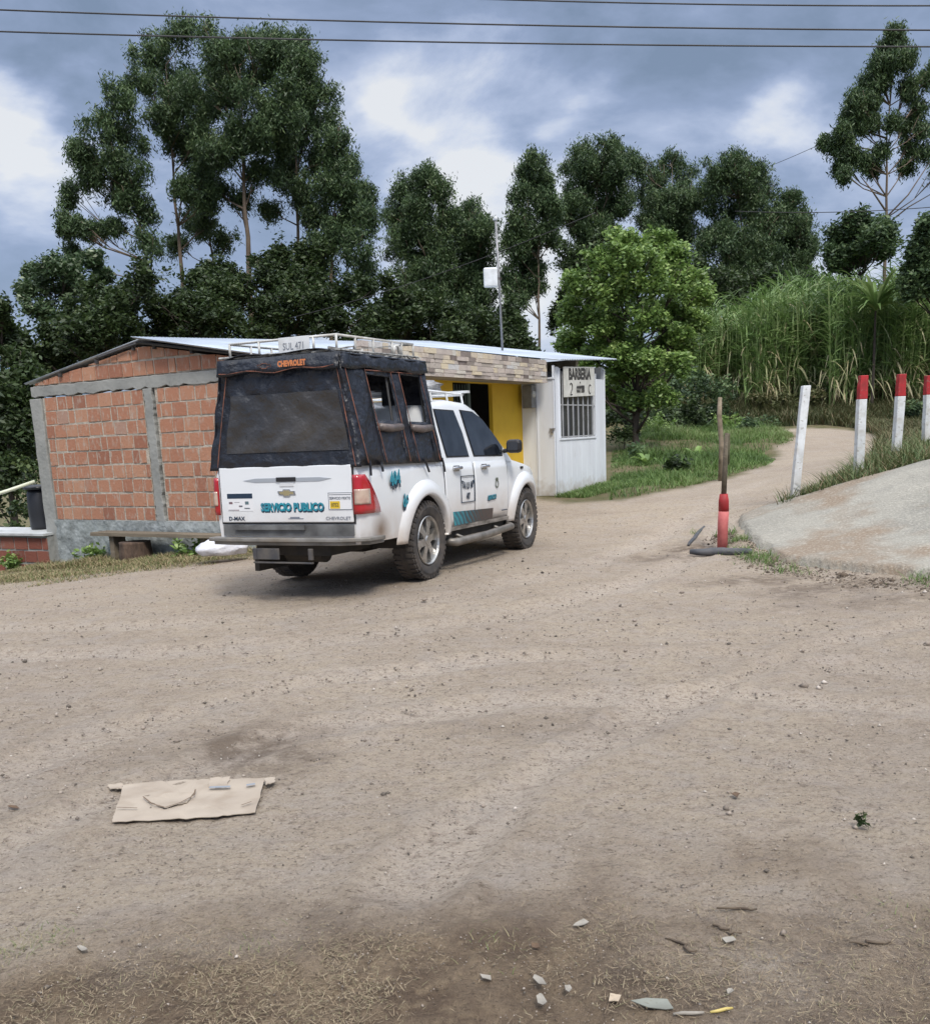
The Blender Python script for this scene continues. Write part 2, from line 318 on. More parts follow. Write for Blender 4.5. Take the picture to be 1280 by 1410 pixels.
def earth_material():
    mt = bpy.data.materials.new('earth'); mt.use_nodes = True; t = mt.node_tree; ns = t.nodes; b = ns['Principled BSDF']; lk = t.links.new
    def nn(ty, **k):
        n = ns.new(ty)
        for a, v in k.items(): setattr(n, a, v)
        return n
    co = nn('ShaderNodeTexCoord').outputs['Object']
    def noise(sc, de=6, st=None, ro=.55):
        c = co
        if st: q = nn('ShaderNodeMapping'); q.inputs['Scale'].default_value = st; q.inputs['Rotation'].default_value = (0,0,.12); lk(co, q.inputs[0]); c = q.outputs[0]
        n = nn('ShaderNodeTexNoise'); n.inputs['Scale'].default_value = sc; n.inputs['Detail'].default_value = de; n.inputs['Roughness'].default_value = ro; lk(c, n.inputs[0]); return n.outputs['Fac']
    def rp(f, lo, hi, a=0, bb=1):
        r = nn('ShaderNodeMapRange'); lk(f, r.inputs[0])
        for i, v in enumerate((lo, hi, a, bb)): r.inputs[i+1].default_value = v
        return r.outputs[0]
    def mix(f, a, bb, mode='MIX'):
        x = nn('ShaderNodeMix', data_type='RGBA', blend_type=mode)
        for i, v in ((0, f), (6, a), (7, bb)):
            if isinstance(v, (int, float)): x.inputs[i].default_value = v
            elif isinstance(v, tuple): x.inputs[i].default_value = (*v, 1)
            else: lk(v, x.inputs[i])
        return x.outputs[2]
    def attr(n): return nn('ShaderNodeAttribute', attribute_name=n).outputs['Fac']
    def mul(a, c):
        q = nn('ShaderNodeMath', operation='MULTIPLY', use_clamp=True); lk(a, q.inputs[0])
        if isinstance(c, float): q.inputs[1].default_value = c
        else: lk(c, q.inputs[1])
        return q.outputs[0]
    road = mix(rp(noise(.55), .38, .64), (.415,.345,.265), (.345,.285,.225))
    road = mix(rp(noise(1.3, 5, (.45, 1.6, 1)), .52, .78, 0, .6), road, (.28,.225,.175)); road = mix(mul(attr('track'), .85), road, (.47,.40,.33))         # tyre streaks
    road = mix(rp(noise(4, 5, (.5, 1.6, 1)), .55, .75, 0, .7), road, (.42,.355,.30))
    road = mix(rp(noise(16, 4), .52, .72, 0, .8), road, (.27,.215,.17)); road = mix(rp(noise(9, 5, (.7, 1.3, 1)), .5, .7, 0, .6), road, (.40,.345,.30))
    road = mix(rp(noise(45, 4, None, .7), .53, .70, 0, .8), road, (.19,.155,.12))
    road = mix(rp(noise(2.6, 4), .5, .68, 0, .45), road, (.37,.325,.285)); road = mix(rp(noise(24, 5, (.7, 1.4, 1), .75), .57, .68, 0, .9), road, (.16,.125,.095)); road = mix(rp(noise(60, 3, (.8, 1.3, 1), .6), .60, .68, 0, .8), road, (.11,.085,.065))
    road = mix(rp(noise(110, 3, None, .7), .55, .70, 0, .8), road, (.50,.44,.38))
    vg = mix(rp(noise(3), .4, .62), (.25,.19,.13), (.14,.10,.07))
    vg = mix(rp(noise(22, 5), .5, .7, 0, .8), vg, (.29,.22,.145)); vg = mix(rp(noise(70, 4), .55, .72, 0, .7), vg, (.07,.05,.036))
    gs = mix(rp(noise(2.2), .4, .6), (.17,.14,.085), (.11,.11,.05)); gs = mix(rp(noise(25), .5, .7, 0, .7), gs, (.07,.07,.03))
    c = mix(attr('verge'), road, vg)
    c = mix(mul(attr('damp'), rp(noise(6, 6, None, .7), .38, .56, .15, .9)), c, (.14,.105,.078))
    c = mix(attr('soil'), c, gs)
    lk(c, b.inputs['Base Color']); b.inputs['Roughness'].default_value = .95; b.inputs['Specular IOR Level'].default_value = .2
    bn = nn('ShaderNodeBump'); bn.inputs['Distance'].default_value = .03; lk(noise(38, 8, None, .75), bn.inputs['Height'])
    b2 = nn('ShaderNodeBump'); b2.inputs['Distance'].default_value = .03; lk(noise(7, 5), b2.inputs['Height']); lk(bn.outputs[0], b2.inputs['Normal']); lk(b2.outputs[0], b.inputs['Normal'])
    return mt
earth = earth_material()
def sheet(name, sel):
    F = Fq[sel]; u, inv = np.unique(F, return_inverse=True); o = np_mesh(name, Vt[u], inv.reshape(-1, 4), earth, smooth=True)
    for an, ar in (('soil', soil), ('verge', verge), ('damp', damp), ('track', track)):
        a = o.data.attributes.new(an, 'FLOAT', 'POINT'); a.data.foreach_set('value', ar.ravel()[u].astype(np.float32))
    return tag(o, kind='structure')
sheet('dirt_road', sdf < 0); sheet('ground', sdf >= 0)
# distant hill, left; haze of distance is painted into its grey-blue colour
mb = MB()
mb.grid(60, 10, lambda u, v: (-620+520*u, 760+260*v, -20+(118*math.exp(-((u-.28)/.22)**2)+60*math.exp(-((u-.75)/.2)**2)+6*math.sin(u*31)+3*math.sin(u*77))*math.sin(math.pi*min(1, v*.5+.0))*1.0))
tag(mb.build('hills', mat('haze_blue_hill', (.16,.24,.34), (.12,.19,.27), vs=.02, rough=1), smooth=True), kind='structure')

# concrete ramp
def slab():
    xs = np.arange(2.6, 12.1, .05); ys = np.arange(5.8, 14.6, .05); GX, GY = np.meshgrid(xs, ys, indexing='ij')
    s = pdist(GX, GY, slab_poly)+(vnoise(GX, GY, 7, 21)-.5)*.06+(vnoise(GX, GY, 1.5, 22)-.5)*.05
    edge = np.clip(-s/.03, 0, 1)
    Zs = terr(GX, GY)+.012+.07*edge+(vnoise(GX, GY, 3, 23)-.5)*.02
    n, k = GX.shape; I = np.arange(n*k).reshape(n, k); F = np.stack([I[:-1, :-1], I[1:, :-1], I[1:, 1:], I[:-1, 1:]], -1).reshape(-1, 4)
    F = F[s.ravel()[F].mean(1) < .05]; V = np.stack([GX, GY, np.where(s > 0, Zs-.1, Zs)], -1).reshape(-1, 3)
    u, inv = np.unique(F, return_inverse=True)
    m_ = mat('old_concrete', (.29,.275,.235), (.225,.215,.185), vs=1.1, rough=.95, bump=(30, .02), layers=[(.55,.52,.60,(.22,.165,.115),.9),(8,.55,.7,(.36,.34,.29),.5),(3.5,.55,.75,(.21,.20,.175),.6),(40,.5,.75,(.50,.47,.41),.5)])
    return tag(np_mesh('concrete_ramp', V[u], inv.reshape(-1, 4), m_, smooth=True), kind='structure')
slab()
def strip_on(name, pts, w_, mtl, lift, jit=.02, **k):
    P = [ground(*p) for p in pts]; m = MB(); q = []
    for a, b in zip(P, P[1:]):
        for i in range(8): q.append(a+(b-a)*i/8+np.array([random.uniform(-jit, jit), random.uniform(-jit, jit), 0]))
    q.append(P[-1]); vs = []
    for i, p in enumerate(q):
        d = (q[min(i+1, len(q)-1)]-q[max(i-1, 0)])[:2]; d = d/(np.linalg.norm(d)+1e-9); n_ = np.array([-d[1], d[0]])*w_*random.uniform(.4, 1.2)/2
        for s in (-1, 1): vs.append((p[0]+s*n_[0], p[1]+s*n_[1], gz(p[0]+s*n_[0], p[1]+s*n_[1])+lift))
    m.add(vs, [(2*i, 2*i+1, 2*i+3, 2*i+2) for i in range(len(q)-1)]); return m.build(name, mtl)

slabo = bpy.data.objects['concrete_ramp']
tag(strip_on('ramp_crack', [(1062,709),(1100,704),(1135,700),(1180,690)], .02, mat('crack', (.07,.065,.055)), .07, .015), kind='structure')
# ------------------------------------------------------------------ scatter helpers
def scatter(poly, n, extra=None):
    x0, y0 = poly.min(0); x1, y1 = poly.max(0); o = []
    P = np.empty((0, 2))
    while len(P) < n:
        q = np.c_[rng.uniform(x0, x1, 4*n), rng.uniform(y0, y1, 4*n)]; q = q[inside(q[:, 0], q[:, 1], poly)]
        if extra is not None: q = q[extra(q[:, 0], q[:, 1])]
        P = np.vstack([P, q]); 
        if len(q) == 0: break
    return P[:n]
def blades(name, P, h, wdt, mtl, bend=.5, seg=3, tilt=.35, tint=None, z=None, base=0.0, hz=None):
    """bent grass blades: strips of seg quads."""
    n = len(P); z = terr(P[:, 0], P[:, 1]) if z is None else z
    H = rng.uniform(*h, n)*(hz if hz is not None else 1); az = rng.uniform(0, 2*np.pi, n); d = np.c_[np.cos(az), np.sin(az)]; sdv = np.c_[-d[:, 1], d[:, 0]]
    W = rng.uniform(*wdt, n); B = rng.uniform(.2, 1, n)*bend*H; T = rng.uniform(0, tilt, n)*H
    V = np.zeros((n, seg+1, 2, 3))
    for k in range(seg+1):
        t = k/seg; off = d*(T*t+B*t*t)[:, None]; zz = z+base+H*(t-.35*(bend)*t*t); ww = W*(1-t)**.7*.5+W*.04
        for s in (0, 1):
            V[:, k, s, :2] = P+off+sdv*((s*2-1)*ww)[:, None]; V[:, k, s, 2] = zz
    I = (np.arange(n)*(seg+1)*2)[:, None]
    F = np.concatenate([np.stack([I+2*k, I+2*k+1, I+2*k+3, I+2*k+2], -1) for k in range(seg)], 1).reshape(-1, 4)
    tt = rng.uniform(0, 1, n) if tint is None else tint
    return np_mesh(name, V.reshape(-1, 3), F, mtl, tint=np.repeat(tt, seg))
def leaves(C, size, wid, droop=.6, D=None):
    """diamond leaf quads at centres C -> V, F arrays"""
    n = len(C); az = rng.uniform(0, 2*np.pi, n); dz = -droop+rng.normal(0, .5, n)
    d = np.c_[np.cos(az), np.sin(az), dz]; d /= np.linalg.norm(d, axis=1)[:, None]
    r = rng.normal(size=(n, 3)); s = np.cross(d, r); s /= np.linalg.norm(s, axis=1)[:, None]+1e-9; nn_ = np.cross(d, s)
    Ls = rng.uniform(.45, 1.45, n)*size; Ws = Ls*wid
    a = C-d*(Ls/2)[:, None]; b = C+d*(Ls/2)[:, None]; m0 = C-nn_*(Ls*.08)[:, None]
    V = np.stack([a, m0+s*(Ws/2)[:, None], b, m0-s*(Ws/2)[:, None]], 1).reshape(-1, 3)
    return V, np.arange(4*n).reshape(n, 4)
def crown(clumps, dens, size, wid, twig=.45, per=16, droop=.6, shell=.45):
    """clumps: list (centre, (rx,ry,rz)); returns V,F,tint"""
    C = []; T = []
    for c, r in clumps:
        r = np.array(r); nb = max(6, int(dens*(r[0]*r[1]*r[2])**(2/3)))
        u = rng.normal(size=(nb, 3)); u /= np.linalg.norm(u, axis=1)[:, None]
        rad = np.abs(rng.normal(.35, .38, nb)) if shell < .15 else rng.uniform(shell, 1.0, nb)**.8*(1+.15*rng.normal(size=nb))
        tw = np.array(c)+u*rad[:, None]*r
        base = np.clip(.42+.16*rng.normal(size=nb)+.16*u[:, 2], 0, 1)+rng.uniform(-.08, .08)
        k = per; off = rng.normal(size=(nb, k, 3))*twig*.45; off[:, :, 2] -= np.abs(rng.normal(size=(nb, k)))*twig*droop*.5
        C.append((tw[:, None]+off).reshape(-1, 3)); T.append((base[:, None]+rng.normal(size=(nb, k))*.14).ravel())
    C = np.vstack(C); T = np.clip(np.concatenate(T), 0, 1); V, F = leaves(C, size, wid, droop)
    return V, F, T
def tree(name, label, trunk_pts, r0, clumps, D, lmat, bmat, dens=26, size=.3, wid=.34, twig=.5, per=16, droop=.6, group=None, cat='tree', depth=.75, extra_limbs=(), limbs=True, shell=.45, grow=1.0, fill=0):
    """clumps given as (px, py, rx, ry) of the photograph at distance D, each with its own depth"""
    sc = D/FPX; b = ground(trunk_pts[0][0], 2000) if False else None
    tp = [at(x, y, D) for x, y in trunk_pts]
    bx, by = tp[0][0], tp[0][1]; zb = gz(bx, by)-.2
    if tp[0][2] > zb: tp = [np.array([bx, by, zb])]+tp
    root = empty(name, (bx, by, zb+.2)); o0 = np.array([bx, by, zb+.2]); tag(root, label, cat, group)
    cl = []; mean = np.mean([c[2] for c in clumps])*sc; clumps = [(a, b_, c*grow, d*grow) for a, b_, c, d in clumps]
    if fill:
        for _ in range(int(len(clumps)*fill)):
            a_, b_ = [clumps[i] for i in rng.integers(0, len(clumps), 2)]; t = rng.uniform(.3, .7)
            clumps.append((a_[0]+(b_[0]-a_[0])*t, a_[1]+(b_[1]-a_[1])*t, a_[2]*.9, a_[3]*.9))
    for (x, y, rx, ry) in clumps:
        q = at(x, y, D+rng.uniform(-1, 1)*mean*1.6); rm = (rx+ry)/2*sc*depth
        cl.append((q-o0, (rx*sc, rm, ry*sc)))
    V, F, T = crown(cl, dens, size, wid, twig, per, droop, shell)
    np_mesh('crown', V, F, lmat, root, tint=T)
    mb = MB(); pts = [Vector(p-o0) for p in tp]; k = len(pts)
    # subdivide trunk with a slight wander
    fine = []
    for i in range(k-1):
        for s in range(4): fine.append(pts[i].lerp(pts[i+1], s/4)+Vector((random.uniform(-1, 1), random.uniform(-1, 1), 0))*r0*.25)
    fine.append(pts[-1]); nf = len(fine)
    mb.tube(fine, [r0*max(.03, 1-.97*(i/(nf-1))) for i in range(nf)], 8)
    if limbs:
        for c, r in cl:
            c = Vector(c); best = None
            ztar = c.z-max(1.0, .5*math.hypot(c.x-fine[-1].x, c.y-fine[-1].y))-r[2]*.5
            st = min(fine, key=lambda p: abs(p.z-ztar)); i = fine.index(st); rr0 = r0*(1-.85*i/(nf-1))*.5
            mid = st.lerp(c, .55)+Vector((0, 0, -.08*(c-st).length))
            mb.tube([st, mid, c], [max(rr0, .025), max(rr0*.6, .02), .012], 6)
            for _ in range(3):
                e = c+Vector((random.uniform(-.7, .7)*r[0], random.uniform(-.7, .7)*r[1], random.uniform(-.3, .8)*r[2])); mb.tube([mid, mid.lerp(e, .6), e], [max(rr0*.4, .015), .014, .008], 5)
    for L_ in extra_limbs:
        q = [Vector(at(x, y, D)-o0) for x, y in L_]; mb.tube(q, [r0*.32*(1-.6*i/(len(q)-1)) for i in range(len(q))], 6)
    mb.build('trunk', bmat, root, smooth=True)
    return root

def split(cl, n, f=.42):
    o = []
    for c, r in cl:
        r = np.array(r)
        for _ in range(n):
            u = rng.normal(size=3); u /= np.linalg.norm(u); q = rng.uniform(.25, .95)
            o.append((np.array(c)+u*q*r*.85, tuple(r*f*rng.uniform(.7, 1.25))))
    return o
_crown = crown
def crown(clumps, dens, size, wid, twig=.45, per=16, droop=.6, shell=.45):
    return _crown(split(clumps, 12, .46), dens, size, wid, twig, per, droop, .1)

# ------------------------------------------------------------------ text
def text_bm(s, size, ext=.002, bold=0, italic=0, align='CENTER', sx=1.0):
    cu = bpy.data.curves.new('t', 'FONT'); cu.body = s; cu.size = size; cu.extrude = ext; cu.offset = bold; cu.align_x = align; cu.align_y = 'CENTER'; cu.shear = italic; cu.resolution_u = 2
    o = bpy.data.objects.new('t', cu); COL.objects.link(o); bpy.context.view_layer.update()
    me = bpy.data.meshes.new_from_object(o.evaluated_get(bpy.context.evaluated_depsgraph_get()))
    bpy.data.objects.remove(o); V = [(v.co.x*sx, v.co.y, v.co.z) for v in me.vertices]; F = [tuple(p.vertices) for p in me.polygons]; bpy.data.meshes.remove(me)
    return V, F
def text(name, s, size, origin, u, v, mtl, parent, **k):
    """lettering on a plane: origin centre, u right, v up"""
    V, F = text_bm(s, size, **k); u = Vector(u).normalized(); v = Vector(v).normalized(); n = u.cross(v); o = Vector(origin)
    mb = MB(); mb.add([o+u*a+v*b+n*c for a, b, c in V], F); return mb.build(name, mtl, parent, fixn=False)

# ------------------------------------------------------------------ brick house
HYAW = R_(59.49); HC = (-1.55, 12.66, 0)
house = empty('brick_house', HC, (0, 0, HYAW))
tag(house, 'low bare brick house with yellow front wall and zinc roof behind the white pickup', 'house')
brick_m = mat('hollow_brick', (0,0,0), tint=[(.211,.095,.063),(.317,.138,.087),(.405,.190,.117),(.458,.247,.158),(.352,.237,.194)], rough=.92, bump=(40, .01),
              layers=[(9,.54,.74,(.46,.40,.34),.75),(2.2,.58,.75,(.34,.31,.27),.5),(30,.6,.75,(.18,.08,.05),.6)], stretch=(1,1.7,.8))
mortar_m = mat('mortar', (.50,.45,.38), (.34,.31,.26), vs=9, rough=.95, bump=(45, .015))
conc_wall = mat('cement_render', (.32,.325,.31), (.24,.245,.235), vs=2.2, rough=.95, bump=(14, .012), layers=[(5,.5,.75,(.33,.33,.31),.6),(18,.6,.8,(.14,.14,.13),.5)])
found_m = mat('rubble_foundation', (.32,.35,.35), (.19,.21,.21), vs=5, rough=.95, bump=(16, .02), layers=[(11,.5,.7,(.40,.43,.44),.6),(3,.6,.75,(.10,.10,.09),.6)])
yellow_m = mat('yellow_paint', (.66,.43,.025), (.58,.36,.02), vs=2, rough=.7, layers=[(4,.62,.8,(.40,.27,.06),.5)])
zinc_m = mat('zinc_sheet', (.52,.58,.65), (.40,.45,.52), vs=1.5, rough=.42, metal=.35, layers=[(5,.6,.75,(.34,.30,.26),.35)])
purlin_m = mat('purlin', (.035,.035,.04), (.06,.055,.05), vs=8, rough=.7)
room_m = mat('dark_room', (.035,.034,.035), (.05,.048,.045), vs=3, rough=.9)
def roofz(y):       # top of the gable wall at x=0
    return 3.03-(y-3.57)*.150 if y > 3.57 else 3.03-(3.57-y)*.166
def brickwall(mb, mm, y0, y1, z0, z1, x=0.0, course=.223, length=.31, top=None, seed=0, flip=1):
    r = random.Random(seed); n = int(round((z1-z0)/course)); n = max(n, 1); ch = (z1-z0)/n
    for i in range(n):
        za = z0+i*ch; y = y0-r.uniform(0, length)*(1 if i % 2 else .4); tilt = r.uniform(-.006, .006)
        while y < y1:
            Lb = length*r.choice((1, 1, .95, .9, .5, .75)); a = max(y, y0)+.011; b = min(y+Lb, y1)-.011-r.uniform(0, .012); y += Lb
            if b-a < .03: continue
            zt_a = za+ch-.030+r.uniform(-.007, .006); zt_b = zt_a+r.uniform(-.006, .006); zb_a = za+r.uniform(-.004, .006)
            if top:
                zt_a = min(zt_a, top(a)-.02); zt_b = min(zt_b, top(b)-.02)
                if zt_a-zb_a < .03 and zt_b-zb_a < .03: continue
                zt_a = max(zt_a, zb_a+.005); zt_b = max(zt_b, zb_a+.005)
            p = r.uniform(-.006, .008)-.012; c = [(x+p, a, zb_a), (x+p, b, zb_a+tilt), (x+p, b, zt_b), (x+p, a, zt_a)]; d = [(x+.1, *q[1:]) for q in c]
            t = min(1, max(0, r.gauss(.52, .14)));
            if t == .5: t = .51
            mb.add(c+d, [(0,1,2,3),(0,4,5,1),(1,5,6,2),(2,6,7,3),(3,7,4,0)], t)
mo = MB()
for (ya, yb) in ((0.25, 3.42), (3.68, 6.04)):
    bk = MB(); brickwall(bk, mo, ya, yb, .40, 2.40, seed=int(ya*10)); bk.build('brick_wall', brick_m, house); mo.box(-.004, .12, ya, yb, .38, 2.38)
bk = MB(); brickwall(bk, mo, .3, 6.2, 2.585, 3.04, top=roofz, seed=5, course=.19)
mo.prism([(.1, 2.58), (6.25, 2.58), (6.25, roofz(6.25)-.06), (3.57, 3.0), (.1, roofz(.1)-.05)], lambda u, v, d: (d, u, v), .002, .12)
bk.build('brick_wall', brick_m, house); mo.build('mortar', mortar_m, house)
cb = MB()
def rough_bar(x0, x1, ya, yb, za, zb, n=14, j=.012, vert=False):
    # a poured beam or column with slightly ragged edges
    for i in range(n):
        pass
    pa = []; pb = []
    for i in range(n+1):
        t = i/n
        if vert: z = za+(zb-za)*t; pa.append((ya+random.uniform(-j, j), z)); pb.append((yb+random.uniform(-j, j), z))
        else: y = ya+(yb-ya)*t; pa.append((y, za+random.uniform(-j, j)*1.6)); pb.append((y, zb+random.uniform(-j, j)*.6))
    cb.prism(pa+pb[::-1], lambda u, v, d: (d, u, v), x0, x1)
rough_bar(-.022, .12, 0.0, 6.30, 2.395, 2.565, 70, .013)
rough_bar(-.026, .12, 3.47, 3.65, .38, 2.385, 44, .014, vert=True)
rough_bar(-.034, .12, 6.06, 6.34, -.5, 2.375, 16, .01, vert=True)
rough_bar(-.034, .12, 0.0, .25, .0, 2.375, 12, vert=True)
cb.build('concrete_frame', conc_wall, house, bevel=.01)
fb = MB(); fb.grid(150, 30, lambda u, v: (-.05+.035*(float(vnoise(np.array(u*6.08), np.array(v*1.14), 3.1, 91))-.5)+.022*(float(vnoise(np.array(u*6.08), np.array(v*1.14), 9, 92))-.5), u*6.08, -.75+v*1.14))
fb.box(-.02, .12, 0, 6.08, .30, .39)
fb.build('foundation', found_m, house, smooth=True)
# shell of the house
ww = MB()
ww.box(.12, 2.96, -.01, .06, 0, 2.60); ww.box(4.27, 5.41, -.01, .06, 0, 2.72); ww.box(2.96, 4.27, -.01, .06, 2.33, 2.60); ww.box(2.96, 4.27, -.03, .06, 0, .37)
ww.build('front_wall', yellow_m, house)
ww = MB(); ww.box(7.9, 8.02, .0, 6.3, -.3, 2.9); ww.box(.12, 7.9, 6.2, 6.33, -.6, 2.35); ww.box(.12, 7.9, .2, 6.2, .25, .33)
ww.build('rear_wall', mortar_m, house)
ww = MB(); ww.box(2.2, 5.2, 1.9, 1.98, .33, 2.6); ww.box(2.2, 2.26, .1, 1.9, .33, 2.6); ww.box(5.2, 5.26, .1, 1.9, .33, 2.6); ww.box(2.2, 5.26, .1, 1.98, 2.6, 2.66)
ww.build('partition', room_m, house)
dr = MB()
for i in range(6): dr.tube([(3.02+i*.085, -.0, .40), (3.02+i*.085, -.0, 2.30)], .010, 6)
for z in (.45, 1.3, 2.2): dr.tube([(3.0, -.0, z), (3.47, -.0, z)], .012, 6)
dr.box(3.45, 3.50, -.02, .03, .38, 2.32)
tag(dr.build('door', mat('green_grille', (.07,.10,.085), rough=.5), house), 'barred green gate leaf at left of the dark doorway')
# fascia of stacked stone tiles
fs = MB(); r_ = random.Random(3); z = 2.335
row = 0
while z < 2.66:
    hh = r_.choice((.055, .065, .08)); x = -.25
    while x < 5.18:
        l = r_.uniform(.10, .34); p = r_.uniform(0, .022); fs.box(x, min(x+l, 5.2)-.004, -.60-p, -.52, z, z+hh-.005, a=min(.99, max(.01, r_.gauss(.5, .28)))); x += l
    z += hh
y_ = .0
fs.build('stone_fascia', mat('stacked_stone', (0,0,0), tint=[(.15,.12,.11),(.36,.32,.28),(.48,.42,.38),(.58,.50,.36),(.50,.50,.50)], rough=.85, bump=(25, .01), layers=[(9,.5,.7,(.30,.25,.24),.5)]), house)
sf = MB(); sf.box(-.24, 5.17, -.52, -.10, 2.34, 2.60); sf.box(5.2, 5.23, -.6, -.1, 2.34, 2.70); sf.box(-.24,5.19,-.56,-.52,2.335,2.68)
sf.build('canopy_slab', mat('soffit', (.30,.27,.22), (.22,.20,.17), vs=3, rough=.9), house)
# roof: two corrugated slopes over a ridge that rises away from the brick gable
def ridge(x): return 3.09+(x+.3)*.050
def eave(x): return 2.37+(x+.3)*.052 if x < 5.3 else 2.665+(x-5.3)*.048
def roof_slope(mb, x0, x1, f, step=.0127):
    n = int((x1-x0)/step)
    mb.grid(n, 3, lambda u, v: f(x0+(x1-x0)*u, v))
def cor(x): return .013*math.sin(x*2*math.pi/.076)
rf = MB()
roof_slope(rf, -.22, 5.38, lambda x, v: (x, -.5+(3.57+.5)*v, eave(x)+.02+(ridge(x)-eave(x))*v+cor(x)+(.02 if v == 0 else 0)))
roof_slope(rf, 5.36, 8.12, lambda x, v: (x, -.80+(3.57+.80)*v, eave(x)+.055+(ridge(x)-eave(x))*v+cor(x)))
roof_slope(rf, -.05, 8.12, lambda x, v: (x, 3.55+2.85*v, ridge(x)-(ridge(x)-2.60+.0*x)*v*.95+cor(x)))
rf.build('roof', zinc_m, house, smooth=True, solid=.004, fixn=False)
pr = MB()
pr.tube([(-.12, -.45, 2.40), (-.12, 3.57, 3.05)], .022, 6); pr.tube([(-.06, 3.57, 3.05), (-.06, 4.5, 2.905)], .018, 6)
for y in (.5, 1.5, 2.55, 3.3, 3.75, 4.6, 5.5):
    zz = 2.40+(y+.45)*.1617 if y < 3.57 else 3.05-(y-3.57)*.1536
    pr.box(-.05, 1.0, y-.025, y+.025, zz-.07, zz-.012)
pr.box(-.2, 5.2, -.50, -.44, 2.60, 2.67)
pr.build('purlin', purlin_m, house)

# white shed at the far end
shed = empty('barber_shed', (HC[0]+math.cos(HYAW)*5.41, HC[1]+math.sin(HYAW)*5.41, 0), (0, 0, HYAW))
tag(shed, 'small white painted sheet metal shed with a barred window at the end of the house', 'shed')
wpaint = mat('white_sheet_paint', (.74,.78,.83), (.66,.69,.74), vs=3, rough=.5, stretch=(1,1,.25), layers=[(9,.6,.8,(.42,.41,.37),.4)])
def ribbed(mb, x0, x1, z0, z1, y, nrm=-1, axis='x', pitch=.24, dep=.004):
    n = max(2, int((x1-x0)/.0145))
    def f(u, v):
        a = x0+(x1-x0)*u; ph = (a/pitch) % 1; d = dep*(1 if ph < .05 or ph > .95 else 0)
        return (a, y+nrm*d, z0+(z1-z0)*v) if axis == 'x' else (y+nrm*d, a, z0+(z1-z0)*v)
    mb.grid(n, 1, f)
def mud_splash(mt, z0, z1, col, axis=2):
    # dried mud on the lowest part of a painted wall, ragged upper limit
    t = mt.node_tree; ns = t.nodes; b = ns['Principled BSDF']; lk = t.links.new; co = ns.new('ShaderNodeTexCoord').outputs['Object']; sx_ = ns.new('ShaderNodeSeparateXYZ'); lk(co, sx_.inputs[0])
    n = ns.new('ShaderNodeTexNoise'); n.inputs['Scale'].default_value = 7; n.inputs['Detail'].default_value = 8; lk(co, n.inputs[0])
    ma = ns.new('ShaderNodeMath'); ma.operation = 'MULTIPLY_ADD'; lk(n.outputs['Fac'], ma.inputs[0]); ma.inputs[1].default_value = -.6; lk(sx_.outputs[axis], ma.inputs[2])
    mr = ns.new('ShaderNodeMapRange'); lk(ma.outputs[0], mr.inputs[0]); mr.inputs[1].default_value = z1-.3; mr.inputs[2].default_value = z0-.3; mr.inputs[3].default_value = 0; mr.inputs[4].default_value = .8
    old = b.inputs['Base Color'].links[0].from_socket; x = ns.new('ShaderNodeMix'); x.data_type = 'RGBA'; lk(mr.outputs[0], x.inputs[0]); lk(old, x.inputs[6]); x.inputs[7].default_value = (*col, 1); lk(x.outputs[2], b.inputs['Base Color'])
mud_splash(wpaint, .26, .62, (.33,.27,.20)); mud_splash(yellow_m, .25, .70, (.30,.21,.11))
fw_ = MB()                                     # front, local x 0..2.4, y=-.65
ribbed(fw_, .0, .20, .27, 2.62, -.65); ribbed(fw_, .20, 1.88, .27, 1.36, -.65); ribbed(fw_, 1.88, 2.42, .27, 2.46, -.65)
fw_.box(0, .04, -.65, -.61, .27, 2.64); fw_.box(2.38, 2.42, -.65, -.61, .27, 2.66); fw_.box(.18, .215, -.67, -.62, 1.36, 2.6); fw_.box(1.865, 1.90, -.67, -.62, 1.36, 2.56); fw_.box(.18, 1.9, -.668, -.62, 1.335, 1.37)
fw_.build('front_wall', wpaint, shed)
sd_ = MB(); ribbed(sd_, -.60, 2.6, .27, 2.7, 2.42, 1, 'y'); sd_.box(2.36, 2.40, -.6, 2.6, .27, 2.7)
sd_.build('side_wall', wpaint, shed)
dl = MB()
for a, b in ((-.645, -.30), (-.29, .10)):
    ribbed(dl, a+.01, b-.005, .35, 2.405, -.012, -1, 'y', pitch=.33, dep=.003); dl.box(-.02, .01, a, a+.02, .34, 2.41); dl.box(-.02, .01, b-.02, b, .34, 2.41)
dl.box(-.035, .0, -.66, .1, 2.41, 2.44)
dob = dl.build('door', wpaint, shed)
lk_ = MB(); lk_.box(-.05, -.02, -.66, -.56, 1.53, 1.55); lk_.box(-.055, -.025, -.62, -.585, 1.46, 1.53); lk_.build('latch', mat('old_steel', (.30,.29,.28), rough=.5, metal=.6), dob)
wn = MB()
for i in range(7): wn.box(.30+i*.235, .335+i*.235, -.668, -.655, 1.37, 2.55)
for z in (1.38, 1.95): wn.box(.215, 1.865, -.655, -.645, z, z+.02)
wf = wn.build('window', mat('window_bar', (.42,.43,.45), (.30,.31,.32), vs=6, rough=.5), shed)
gl = MB(); gl.box(.215, 1.865, -.62, -.61, 1.36, 2.6); gl.build('pane', mat('dark_glass', (.03,.036,.05), (.05,.055,.06), vs=2, rough=.15), wf)
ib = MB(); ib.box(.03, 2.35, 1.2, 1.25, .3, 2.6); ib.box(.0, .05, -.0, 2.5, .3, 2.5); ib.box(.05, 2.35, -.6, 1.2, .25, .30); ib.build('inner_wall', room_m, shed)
ft = MB(); ft.box(-.06, 2.45, -.62, .3, -.1, .268, j=.008); ft.box(.25, 1.5, -.95, -.67, .0, .305, j=.02)
